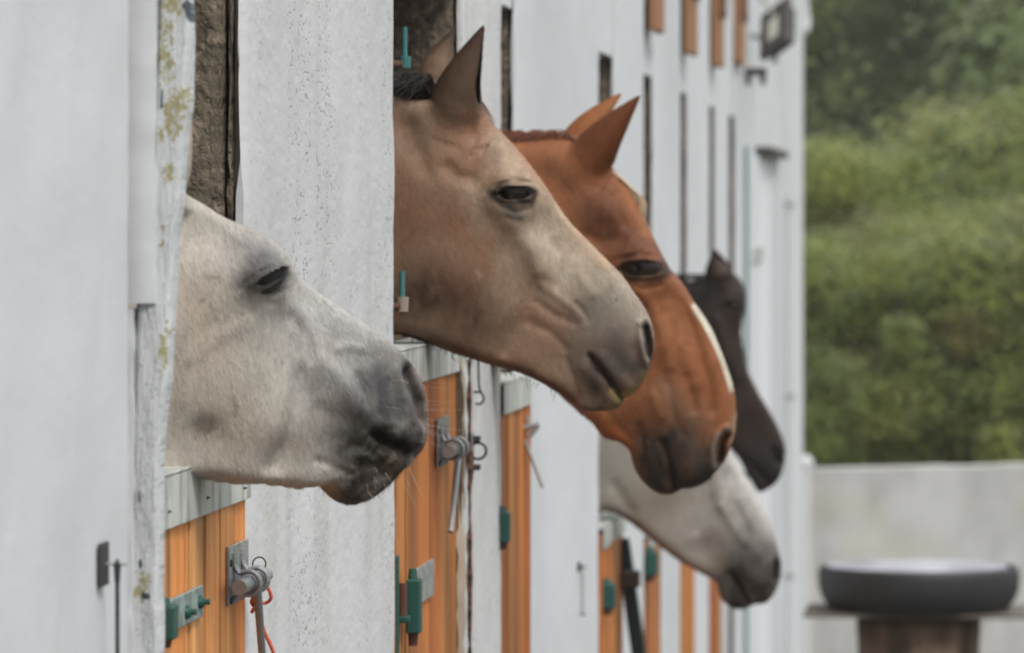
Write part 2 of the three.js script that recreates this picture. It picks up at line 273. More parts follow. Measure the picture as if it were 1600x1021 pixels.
// sliding bolt: back plate, two hoops, round bar, drop handle
function boltLatch(label, door, X, za, zb, y, s = 1, handleTo, group) {
  const t = thing('bolt_latch', label, 'latch', [X, y, -(za + zb) / 2], group);
  put('back_plate', metreUV(rbox(0.005, 0.082 * s, (zb - za) * 0.92, X + 0.003, y + 0.012 * s, -(za + zb) / 2 - 0.01, 0.0015)), M.galvanised, t);
  const bx = X + 0.026 * s;
  put('bar', [rod(V(bx, y, -za + 0.03), V(bx, y, -zb - 0.03), 0.0105 * s, 0.0105 * s, 22)], M.galvanised, t);
  for (const f of [0.30, 0.68]) {
    const z = -lerp(za, zb, f), R = 0.0165 * s;
    const pts = [V(X + 0.006, y + 0.040 * s, z), V(X + 0.008, y + 0.022 * s, z), V(X + 0.014, y + 0.014 * s, z)];
    for (let k = 0; k <= 8; k++) { const a = Math.PI * (0.62 - k / 8 * 1.24); pts.push(V(bx + R * Math.cos(a), y + R * Math.sin(a), z)); }
    pts.push(V(X + 0.012, y - 0.017 * s, z), V(X + 0.006, y - 0.026 * s, z));
    const hg = tube(pts, 0.0036 * s, 44, 10); hg.translate(0, 0, -z); hg.scale(1, 1, 3.2); hg.translate(0, 0, z); put('hoop', hg, M.galvanised, t);
  }
  for (const f of [0.08]) for (const yy of [0.03, -0.022]) { const g = new THREE.CylinderGeometry(0.005 * s, 0.0055 * s, 0.003, 10); g.rotateZ(Math.PI / 2); g.translate(X + 0.0065, y + yy * s, -lerp(za, zb, f) - 0.012); put('screw', g, M.darkSteel, t); }
  if (handleTo) put('drop_handle', [rod(V(bx + 0.006, y - 0.004, -lerp(za, zb, 0.5)), handleTo, 0.0062 * s, 0.0052 * s, 12)], M.galvanised, t);
  return t;
}
{
  const d = doors[1], X = d.X + 0.018, A = onX(349, 920, X), B = onX(382, 900, X);
  const y = onX(368, 922, X + 0.026).y;
  boltLatch('galvanised sliding bolt on the nearest half door, end towards the camera', d, X, -A.z, -B.z, y, 1, onX(412, 1060, X + 0.03), 'sliding bolts of the half doors');
  // orange-red baler twine knotted round the bolt
  const t = thing('twine', 'red baler twine knotted round the bolt of the nearest door', 'twine', [X + 0.03, y - 0.02, B.z]);
  const D = -B.z + 0.02, P = (x, yy, dz = 0) => at(x, yy, D + dz);
  put('loop', tube([P(396, 948), P(404, 925, -0.008), P(410, 912, -0.006), P(420, 922, -0.004), P(423, 936), P(414, 943, 0.006), P(402, 940, -0.01), P(394, 936, 0.01), P(400, 928, 0.01)], 0.0026, 60, 6), M.twine, t);
  put('knot', [tube([P(398, 950), P(393, 940, -0.01), P(402, 934, -0.012), P(408, 943, -0.012), P(398, 948, -0.004), P(395, 938, 0.004), P(404, 946, -0.014), P(399, 955, -0.01)], 0.003, 70, 6), tube([P(394, 930), P(399, 944, -0.013), P(406, 936, -0.008), P(396, 952, -0.012), P(393, 958, -0.01)], 0.0026, 40, 6)], M.twine, t);
  put('hanging_end', [tube([P(400, 952, -0.01), P(406, 968, -0.01), P(414, 990, -0.01), P(424, 1012, -0.01), P(440, 1060, -0.01)], 0.0029, 40, 6), tube([P(401, 953, -0.012), P(406.5, 969, -0.012), P(414.5, 991, -0.012), P(424.5, 1013, -0.012), P(440, 1062, -0.01)], 0.0017, 40, 6)], M.twine, t);
  // wire ring behind the bolt
  const w = at(408, 882, -B.z + 0.03); const rg = new THREE.TorusGeometry(0.010, 0.0012, 8, 26); rg.rotateY(0.5); rg.translate(w.x - 0.003, w.y, w.z);
  solo('wire_ring', rg, M.darkSteel, 'small dark wire ring behind the bolt with the red twine', 'ring');
}
{
  const d = doors[2], X = d.X + 0.02, A = onX(679, 715, X), B = onX(706, 705, X), y = onX(688, 712, X + 0.03).y;
  boltLatch('galvanised sliding bolt on the half door under the dun horse', d, X, -A.z, -B.z - 0.1, y, 1.15, onX(704, 832, X + 0.03), 'sliding bolts of the half doors');
  const t = thing('bolt_keeper', 'upright steel keeper plate with ring on the rusty door post', 'keeper', [-1.03, y, -10.6]);
  const p = at(737, 709, 10.62);
  put('plate', rbox(0.006, 0.085, 0.05, p.x, p.y, p.z, 0.001), M.galvanised, t);
  const q = at(750, 705, 10.62), tg = new THREE.TorusGeometry(0.0165, 0.0028, 8, 26); tg.translate(q.x - 0.004, q.y, q.z); put('ring', tg, M.darkSteel, t);
  for (const q2 of [0.03, -0.028]) put('lug', rbox(0.018, 0.012, 0.02, p.x + 0.009, p.y + q2, p.z, 0.003), M.darkSteel, t);
}
{
  const d = doors[3], X = d.X + 0.018, D = 12.2, p = at(812, 676, D);
  const t = thing('hasp_latch', 'worn steel hasp hanging open beside the wide white pier', 'latch', [p.x, p.y, p.z]);
  put('plate', metreUV(rbox(0.034, 0.075, 0.012, p.x - 0.006, p.y, p.z, 0.002)), M.galvanised, t);
  const h = new THREE.CylinderGeometry(0.011, 0.011, 0.02, 16); h.rotateX(Math.PI / 2); const hp = at(808, 678, D - 0.01); h.translate(hp.x, hp.y, hp.z); put('eye_hole', h, M.blackRubber, t);
  put('bar', [rod(at(806, 672, D - 0.02), at(842, 664, D - 0.02), 0.007), rod(at(826, 684, D - 0.02), at(840, 666, D - 0.02), 0.006), rod(at(822, 650, D - 0.02), at(826, 664, D - 0.02), 0.004)], M.galvanised, t);
  put('drop_handle', rod(at(820, 688, D - 0.02), at(848, 763, D - 0.02), 0.0042, 0.0036), M.galvanised, t);
}
// strap hinges
function hinge(label, kx0, kx1, ky0, ky1, D, strap, rustTo) {
  const c = at((kx0 + kx1) / 2, (ky0 + ky1) / 2, D), a = at(kx0, ky0, D), b = at(kx1, ky1, D), w = b.x - a.x, h = a.y - b.y;
  const t = thing('strap_hinge', label, 'hinge', [c.x, b.y, c.z], 'green door hinges');
  put('knuckle', rbox(w, h, 0.045, c.x, c.y, c.z, Math.min(w, h) * 0.16), M.green, t);
  const cap = new THREE.CylinderGeometry(w * 0.26, w * 0.36, h * 0.2, 16); cap.translate(c.x - w * 0.1, a.y + h * 0.09, c.z); put('pin_top', cap, M.green, t);
  const ru = new THREE.CylinderGeometry(w * 0.4, w * 0.3, h * 0.24, 16); ru.translate(c.x - w * 0.08, b.y - h * 0.115, c.z); put('pin_foot', ru, M.rust, t);
  if (strap) {
    const { X, x0, x1, y0, y1 } = strap, s0 = onX(x0, y0, X), s1 = onX(x1, y1, X), hh = strap.h;
    put('strap', metreUV(rbox(0.006, hh, Math.abs(s1.z - s0.z), X, (s0.y + s1.y) / 2, (s0.z + s1.z) / 2, 0.002)), strap.m || M.paleGreen, t);
    for (const [bx, by] of strap.bolts || []) { const p = onX(bx, by, X), g = new THREE.SphereGeometry(0.0095, 14, 10); g.scale(0.75, 1, 1.5); g.translate(p.x + 0.004, p.y, p.z); put('bolt', g, M.green, t); const r2 = new THREE.CylinderGeometry(0.004, 0.004, 0.012, 8); r2.rotateZ(Math.PI / 2); r2.translate(p.x + 0.011, p.y, p.z); put('bolt_end', r2, M.green, t); }
  }
  return t;
}
hinge('dark green strap hinge with two bolts on the nearest half door', 243, 275, 945, 1000, 6.6, { X: doors[1].X + 0.021, x0: 262, x1: 314, y0: 968, y1: 936, h: 0.042, bolts: [[287, 957], [308, 941]] });
hinge('green hinge knuckle beside the rusty pin, under the dun horse', 636, 658, 905, 990, 9.55, { X: doors[2].X + 0.022, x0: 646, x1: 676, y0: 918, y1: 905, h: 0.07, m: M.galvanised });
{ const t = thing('hinge_bracket', 'green wall bracket with rusty pin at the edge of the speckled pier', 'bracket', at(618, 940, 9.46).toArray());
  const a = at(613, 868, 9.46), b = at(623, 1060, 9.46); put('wall_plate', rbox(b.x - a.x, a.y - b.y, 0.03, (a.x + b.x) / 2, (a.y + b.y) / 2, -9.46, 0.003), M.green, t);
  put('pin', rod(at(630, 966, 9.5), at(630, 912, 9.5), 0.0075, 0.0072), M.rust, t);
  const c = at(628, 968, 9.5); put('arm', rbox(0.03, 0.012, 0.03, c.x, c.y, c.z, 0.003), M.green, t); }
hinge('teal green hinge knuckle on the edge of the narrow white post', 774, 797, 800, 848, 11.5, null);
hinge('dark green hinge on the low door under the far grey horse', 939, 962, 912, 952, 15.2, null);
hinge('small green hinge knuckle right of the slanting green bar', 1008, 1028, 862, 900, 17.6, null);
// upright pintles on the far edge of the speckled pier
for (const [label, x, y0, y1, y2, m] of [['teal upright hinge pin beside the ears of the dun horse', 632, 42, 88, 106, M.teal], ['teal upright hinge pin at the throat of the dun horse', 628, 424, 464, 487, mat([0.30, 0.24, 0.19], 0.8)]]) {
  const D = 9.47, t = thing('hinge_pin', label, 'hinge pin', at(x, y2, D).toArray(), 'upright hinge pins on the speckled pier');
  put('pin', rod(at(x, y1, D), at(x, y0, D), 0.0054, 0.005), M.teal, t);
  const n = at(x, (y1 + y2) / 2, D), g = new THREE.CylinderGeometry(0.0135, 0.0125, (y2 - y1) / FPX * D, 6); g.translate(n.x, n.y, n.z); put('nut', g, m, t);
  put('shank', rod(V(n.x, n.y - 0.004, n.z), V(n.x - 0.09, n.y - 0.004, n.z + 0.1), 0.007), M.rust, t);
}
// wall hooks
{ const X = -1.02, p = onX(157, 882, X), t = thing('wall_hook', 'long steel hook rod hanging on the nearest blurred pier', 'hook', [p.x, p.y - 0.9, p.z], 'hook rods on the piers');
  put('wall_plate', rbox(0.005, 0.051, 0.05, X + 0.0035, p.y, p.z, 0.0015), M.darkSteel, t);
  put('pin', [rod(V(X, p.y, p.z), V(X + 0.031, p.y, p.z), 0.0017), rod(V(X, p.y, p.z), V(X + 0.006, p.y, p.z), 0.005, 0.003)], M.galvanised, t);
  const e = V(X + 0.0195, p.y, p.z); const tor = new THREE.TorusGeometry(0.0038, 0.0024, 8, 18); tor.rotateY(Math.PI / 2); tor.translate(e.x, e.y, e.z);
  put('rod', [rod(e.clone().add(V(0, 0.002, 0)), e.clone().add(V(0, -0.9, 0)), 0.0027, 0.0027), rod(e.clone().add(V(0, 0.001, 0)), e.clone().add(V(0, -0.022, 0)), 0.0045, 0.003), tor], M.darkSteel, t);
}
{ const X = -1.085, p = onX(903, 886, X), t = thing('wall_hook', 'small dark hook rod on the wide white pier under the chestnut horse', 'hook', [p.x, p.y - 0.12, p.z], 'hook rods on the piers');
  put('pin', [rod(p, p.clone().add(V(0.022, 0, 0)), 0.003), rbox(0.006, 0.024, 0.05, X + 0.003, p.y, p.z, 0.001)], M.darkSteel, t);
  const e = p.clone().add(V(0.012, 0, 0)); put('rod', rod(e, e.clone().add(V(0, -0.13, 0)), 0.0034), M.galvanised, t); put('tip', rod(e.clone().add(V(-0.006, -0.13, 0)), e.clone().add(V(0.008, -0.13, 0)), 0.003), M.darkSteel, t); }
{ const D = 10.9, t = thing('wall_hook', 'dark curled hook on the narrow white post below the dun jaw', 'hook', at(748, 632, D).toArray(), 'hook rods on the piers'), P = (x, y) => at(x, y, D);
  put('rod', tube([P(745, 530), P(747, 560), P(749, 606), P(752, 614), P(756, 622), P(753, 630), P(746, 632), P(743, 630)], 0.0026, 50, 8), M.darkSteel, t);
  put('pin', rod(P(733, 613), P(750, 613), 0.0027), M.darkSteel, t); }
// weathered door post in the second doorway: concrete edge, cream strip, rusty seam
{ const t = thing('door_post', 'weathered cream and rust door post between the two middle doors', 'post', at(722, 1100, 10.62).toArray());
  const seg = (x0, x1, m, D, name, y0 = 556) => { const a = at(x0, y0, D), b = at(x1, 1180, D); put(name, roughBox(a.x, b.x, b.y, a.y, -D - 0.03, -D, 0.003, 0.02, 0.003, 25), m, t); };
  seg(712, 727, M.cream, 10.56, 'cream_strip', 560); seg(727.5, 738, M.rust, 10.575, 'rusty_seam', 562); seg(700, 711.5, M.concrete, 10.59, 'concrete_edge', 556); }
// slanting dark green bar past the far grey horse
{ const D = 16.0, a = at(972, 842, D), b = at(1004, 1060, D), g = rbox(0.043, a.distanceTo(b), 0.05, 0, 0, 0, 0.006); g.rotateZ(Math.atan2(b.x - a.x, a.y - b.y)); g.translate((a.x + b.x) / 2, (a.y + b.y) / 2, a.z);
  const t = thing('gate_bar', 'slanting dark green metal bar leaning below the far grey horse', 'bar', [b.x, b.y, b.z]); put('bar', g, mat([0.012, 0.035, 0.035], 0.5), t); const c = at(985, 905, D - 0.04); put('clamp', rbox(0.06, 0.05, 0.06, c.x, c.y, c.z, 0.006), mat([0.10, 0.085, 0.07], 0.8), t); }
// the far end of the block: floodlight, bracket, white framed door, downpipe
{ const X = -1.18, c = at(1216, 47, 27.2), t = thing('floodlight', 'black square floodlight tilted down at the far end of the wall', 'floodlight', c.toArray());
const eu = V(0.145, 0.1, 0.141).normalize(), ev = V(0, 0.2, -0.141).normalize(), turn = new THREE.Matrix4().makeBasis(eu, ev, eu.clone().cross(ev)).setPosition(c), G = (g) => g.applyMatrix4(turn);
  const fr = new THREE.Shape([[-0.105, -0.135], [0.105, -0.135], [0.105, 0.135], [-0.105, 0.135]].map((q) => new THREE.Vector2(...q))); fr.holes.push(new THREE.Path([[-0.05, -0.07], [-0.05, 0.07], [0.05, 0.07], [0.05, -0.07]].map((q) => new THREE.Vector2(...q))));
  put('housing_frame', G(new THREE.ExtrudeGeometry(fr, { depth: 0.03, bevelSize: 0.004, bevelThickness: 0.004, bevelSegments: 2 })), M.lamp, t);
  put('glass', G(rbox(0.112, 0.152, 0.006, 0, 0, 0.028, 0.002)), M.lampGlass, t);
  put('housing_back', G(rbox(0.18, 0.23, 0.05, 0, 0, -0.027, 0.02)), M.lamp, t);
  put('bracket', [rod(c.clone().add(V(-0.02, -0.05, -0.05)), c.clone().add(V(-0.02, -0.17, -0.04)), 0.016), rod(c.clone().add(V(-0.02, -0.05, -0.05)), V(X - 0.02, c.y - 0.02, c.z - 0.1), 0.014)], mat([0.3, 0.3, 0.32], 0.6), t);
  put('cable', tube([V(X + 0.012, c.y + 0.16, c.z + 1.6), V(X + 0.012, c.y + 0.19, c.z + 0.7), c.clone().add(V(-0.06, 0.13, 0)), c.clone().add(V(0, 0.05, -0.06))], 0.008, 30, 8), M.lampGlass, t); }
{ const p = at(1181, 118, 26.4), t = thing('wall_bracket', 'short black two legged bracket below the floodlight', 'bracket', p.toArray());
  put('plate', rbox(0.11, 0.04, 0.1, p.x, p.y + 0.018, p.z, 0.005), M.lamp, t); for (const s of [-1, 1]) put('leg', rbox(0.028, 0.05, 0.08, p.x + s * 0.036, p.y - 0.022, p.z, 0.004), M.lamp, t); }
{ const X = -1.18, t = thing('white_door', 'tall white door with dark green edge at the far end of the wall', 'door', onX(1187, 900, X).toArray());
  const B = (x0, x1, y0, m, name, th = 0.03, y1) => { const a = onX(x0, y0, X), b = onX(x1, y0, X), yb = y1 ? onX(x0, y1, X).y : groundY(28) + 0.02; put(name, rbox(th, a.y - yb, a.z - b.z, X + th / 2 + 0.001, (a.y + yb) / 2, (a.z + b.z) / 2, 0.004), m, t); };
  B(1163.5, 1166.5, 228, mat([0.12, 0.2, 0.2], 0.6), 'green_edge', 0.012); B(1167.5, 1180, 240, mat([0.70, 0.73, 0.74], 0.7), 'panel', 0.02); B(1180.5, 1197, 244, mat([0.80, 0.80, 0.82], 0.7), 'panel', 0.028); B(1197.5, 1206, 238, mat([0.62, 0.62, 0.64], 0.7), 'door_frame', 0.04);
  B(1180, 1208, 229, M.lamp, 'closer_box', 0.09, 241); B(1168, 1184, 386, mat([0.5, 0.52, 0.5], 0.5), 'lock_plate', 0.03, 412); }
{ const D = 31.9, t = thing('downpipe', 'grey white downpipe at the far corner of the stable block', 'pipe', at(1234, 1080, D).toArray());
  put('pipe', [rod(at(1234, 1080, D), at(1234, 306, D), 0.022)], mat([0.58, 0.59, 0.6], 0.5), t); for (const y of [320, 620, 900]) put('clip', rod(at(1234, y + 3, D), at(1234, y - 3, D), 0.03), M.galvanised, t); }
{ const D = 35.8, t = thing('gutter_end', 'white slanting gutter end at the top corner of the block', 'gutter', at(1250, 40, D).toArray());
  put('fascia', [rod(at(1246, -40, D), at(1257, 42, D), 0.05), rbox(0.13, 0.06, 0.2, at(1250, 46, D).x, at(1250, 46, D).y, -D, 0.02)], M.smooth, t); }

// ---------------------------------------------------------------- yard: ground, boundary wall, tub on a stump table
{ const g = new THREE.PlaneGeometry(240, 260, 120, 200); g.rotateX(-Math.PI / 2); g.translate(20, 0, -110); const p = g.attributes.position;
  for (let i = 0; i < p.count; i++) { const D = -p.getZ(i); let y = groundY(D); if (D > 46) y += 26 * sstep(46, 190, D) ; p.setY(i, y + fbm(p.getX(i) * 0.3, 0, p.getZ(i) * 0.3, 2) * 0.03); }
  metreUV(g); g.computeVertexNormals();
  { const cl = new Float32Array(p.count * 3); for (let i = 0; i < p.count; i++) { const D = -p.getZ(i), f = D > 38.5 ? 1 : 0; cl.set(f ? [0.13, 0.17, 0.05] : [0.11, 0.105, 0.095], i * 3); } g.setAttribute('color', new THREE.BufferAttribute(cl, 3)); }
  struct('ground', g, mat([1, 1, 1], 0.95, { map: tex(256, 256, (u, v) => 0.8 + pf(u, v, 30, 30, 301, 4) * 0.5, true, 0.6, 0.6), vertexColors: true })); }
const wallMap = tex(512, 512, (u, v) => { const st = sstep(0.05, 0.45, pf(u, v, 6, 2, 401, 4)), o = sstep(0.2, 0.5, pf(u, v, 4, 5, 407, 4)); const L = 0.86 + 0.06 * pf(u, v, 8, 8, 411, 4) - 0.05 * st; return [L, L * (0.998 - 0.012 * o), L * (0.99 - 0.05 * o)]; }, true, 0.7, 0.7);
{ const D = 36.4, a = at(1236, 733, D), b = at(1720, 719, D), t = thing('boundary_wall', 'low pale grey rendered yard wall in front of the bushes', 'wall', [a.x, groundY(D), -D]);
  const g = new THREE.BoxGeometry(b.x - a.x + 3, 1, 0.22, 60, 8, 3); metreUV(g); const p = g.attributes.position;
  for (let i = 0; i < p.count; i++) { const f = (p.getX(i) / (b.x - a.x + 3) + 0.5), top = lerp(a.y, b.y + 0.05, f), y = p.getY(i) > 0.49 ? top + fbm(f * 30, 2, 1) * 0.012 : lerp(groundY(D) - 0.05, top, p.getY(i) + 0.5); p.setXYZ(i, a.x + f * (b.x - a.x + 3), y, p.getZ(i) - D); }
  metreUV(g); g.computeVertexNormals(); put('rendered_wall', g, mat([0.76, 0.755, 0.745], 0.9, { map: wallMap, bumpMap: renderBump, bumpScale: 0.004 }), t);
  const c = at(1258, 725, D - 0.15), h = c.y - groundY(D); put('end_post', [rbox(0.085, h, 0.1, c.x - 0.01, groundY(D) + h / 2, c.z, 0.02), new THREE.SphereGeometry(0.06, 18, 12).translate(c.x, c.y, c.z)], M.smooth, t);
}
{ const D = 24, gy = groundY(D), c = at(1436, 958, D), s = D / FPX, t = thing('stump_table', 'brown stump table with thin board top in the yard corner', 'table', [c.x, gy, -D]);
  const R = 96 * s, H = c.y - gy, lp = []; for (let k = 0; k <= 10; k++) lp.push(new THREE.Vector2(R * (1 + 0.012 * Math.cos(k * 1.3)), H * k / 10)); lp.unshift(new THREE.Vector2(0, 0)); lp.push(new THREE.Vector2(0, H));
  part('stump', new THREE.LatheGeometry(lp, 30), mat([0.26, 0.175, 0.115], 0.95, { map: M.trunk.map }), t);
  part('board_top', rbox(346 * s, 0.014, 0.7, (1432 - 1436) * s, H + 0.007, 0, 0.004), mat([0.13, 0.11, 0.09], 0.8), t);
  const tub = thing('rubber_tub', 'black rubber tub with pale grey contents on the stump table', 'tub', [c.x, c.y + 0.022, -D]);
  const w = 157 * s, h = 66 * s, pr = [[0, 0], [w * 0.80, 0], [w * 0.93, h * 0.14], [w * 0.99, h * 0.45], [w, h * 0.78], [w * 0.985, h * 0.95], [w * 0.96, h * 1.0], [w * 0.935, h * 0.95], [w * 0.92, h * 0.72], [0, h * 0.70]].map((q) => new THREE.Vector2(...q));
  const lg = new THREE.LatheGeometry(new THREE.SplineCurve(pr).getPoints(60), 60); lg.computeVertexNormals(); part('rubber_shell', lg, M.blackRubber, tub);
  const fill = new THREE.CylinderGeometry(w * 0.87, w * 0.87, 0.03, 50); fill.scale(1.04, 1, 1.04); fill.translate(-w * 0.02, h * 0.93, 0); part('contents', fill, mat([0.56, 0.56, 0.61], 0.85, { map: tex(128, 128, (u, v) => 0.85 + pf(u, v, 5, 5, 501, 4) * 0.25, true, 1, 1) }), tub);
}
// ---------------------------------------------------------------- horses
const coatMap = tex(512, 512, (u, v) => { const w = u + 0.05 * pf(u, v, 3, 3, 601, 3), f = pf(w + v * 0.25, v, 110, 22, 603, 3), g = pf(w, v, 26, 9, 607, 3); const L = 0.95 + 0.075 * f + 0.06 * g; return [L, L * 0.995, L * 0.985]; }, true, 6, 6);
const coatBump = tex(512, 512, (u, v) => { const w = u + 0.05 * pf(u, v, 3, 3, 601, 3); return 0.5 + pf(w + v * 0.25, v, 150, 30, 603, 3) * 0.5 + pf(u, v, 20, 16, 611, 3) * 0.3; }, false, 6, 6);
const coat = new THREE.MeshPhysicalMaterial({ vertexColors: true, roughness: 0.62, map: coatMap, bumpMap: coatBump, bumpScale: 0.001, sheen: 0.35, sheenRoughness: 0.5, specularIntensity: 0.45 });
const eyeMat = new THREE.MeshPhysicalMaterial({ color: new THREE.Color().setRGB(0.02, 0.012, 0.008), roughness: 0.06, specularIntensity: 0.8 });
const eyeGreyMat = new THREE.MeshPhysicalMaterial({ color: new THREE.Color().setRGB(0.03, 0.03, 0.032), roughness: 0.16, specularIntensity: 0.45 });
const furMat = new THREE.MeshStandardMaterial({ vertexColors: true, roughness: 0.6, side: THREE.DoubleSide });
function hairMat(c) { return mat(c, 0.55); }
// smooth closed outline through the given points
function outline(pts, per = 8) { const n = pts.length, out = []; for (let i = 0; i < n; i++) { const p0 = pts[(i - 1 + n) % n], p1 = pts[i], p2 = pts[(i + 1) % n], p3 = pts[(i + 2) % n]; for (let k = 0; k < per; k++) { const t = k / per, t2 = t * t, t3 = t2 * t; out.push([0, 1].map((c) => 0.5 * (2 * p1[c] + (p2[c] - p0[c]) * t + (2 * p0[c] - 5 * p1[c] + 4 * p2[c] - p3[c]) * t2 + (3 * p1[c] - p0[c] - 3 * p2[c] + p3[c]) * t3))); } } return out; }
function segDist(x, y, a, b) { const dx = b[0] - a[0], dy = b[1] - a[1], t = clamp(((x - a[0]) * dx + (y - a[1]) * dy) / (dx * dx + dy * dy + 1e-12)); return Math.hypot(x - a[0] - dx * t, y - a[1] - dy * t); }
function surfaceNets(F, nx, ny, nz, place) { // F: values on grid nodes, negative inside
  const id = (i, j, k) => (k * ny + j) * nx + i, vert = new Int32Array(nx * ny * nz).fill(-1), pos = [], idx = [], cs = [];
  for (let c = 0; c < 8; c++) cs.push([c & 1, (c >> 1) & 1, c >> 2]);
  const ed = []; for (let a = 0; a < 8; a++) for (let b = a + 1; b < 8; b++) if ([1, 2, 4].includes(a ^ b)) ed.push([a, b]);
  const val = new Float32Array(8);
  for (let k = 0; k < nz - 1; k++) for (let j = 0; j < ny - 1; j++) for (let i = 0; i < nx - 1; i++) {
    let m = 0; for (let c = 0; c < 8; c++) { val[c] = F[id(i + cs[c][0], j + cs[c][1], k + cs[c][2])]; if (val[c] < 0) m |= 1 << c; }
    if (m === 0 || m === 255) continue;
    let x = 0, y = 0, z = 0, n = 0;
    for (const [a, b] of ed) if ((val[a] < 0) !== (val[b] < 0)) { const t = val[a] / (val[a] - val[b]); x += lerp(cs[a][0], cs[b][0], t); y += lerp(cs[a][1], cs[b][1], t); z += lerp(cs[a][2], cs[b][2], t); n++; }
    vert[id(i, j, k)] = pos.length / 3; const p = place(i + x / n, j + y / n, k + z / n); pos.push(p[0], p[1], p[2]);
  }
  const quad = (a, b, c, d, flip) => { if (a < 0 || b < 0 || c < 0 || d < 0) return; flip ? idx.push(a, c, b, a, d, c) : idx.push(a, b, c, a, c, d); };
  for (let k = 1; k < nz - 1; k++) for (let j = 1; j < ny - 1; j++) for (let i = 1; i < nx - 1; i++) {
    const s = F[id(i, j, k)] < 0;
    if (s !== F[id(i + 1, j, k)] < 0) quad(vert[id(i, j - 1, k - 1)], vert[id(i, j, k - 1)], vert[id(i, j, k)], vert[id(i, j - 1, k)], !s);
    if (s !== F[id(i, j + 1, k)] < 0) quad(vert[id(i - 1, j, k - 1)], vert[id(i - 1, j, k)], vert[id(i, j, k)], vert[id(i, j, k - 1)], !s);
    if (s !== F[id(i, j, k + 1)] < 0) quad(vert[id(i - 1, j - 1, k)], vert[id(i, j - 1, k)], vert[id(i, j, k)], vert[id(i - 1, j, k)], !s);
  }
  return { pos, idx };
}
function relax(pos, idx, passes) { const n = pos.length / 3; for (let q = 0; q < passes; q++) { const acc = new Float32Array(n * 3), c = new Float32Array(n); for (let t = 0; t < idx.length; t += 3) for (let e = 0; e < 3; e++) { const a = idx[t + e], b = idx[t + (e + 1) % 3]; for (let m = 0; m < 3; m++) { acc[a * 3 + m] += pos[b * 3 + m]; acc[b * 3 + m] += pos[a * 3 + m]; } c[a]++; c[b]++; } const f = q % 2 ? -0.42 : 0.4; for (let i = 0; i < n; i++) if (c[i]) for (let m = 0; m < 3; m++) pos[i * 3 + m] += f * (acc[i * 3 + m] / c[i] - pos[i * 3 + m]); } }

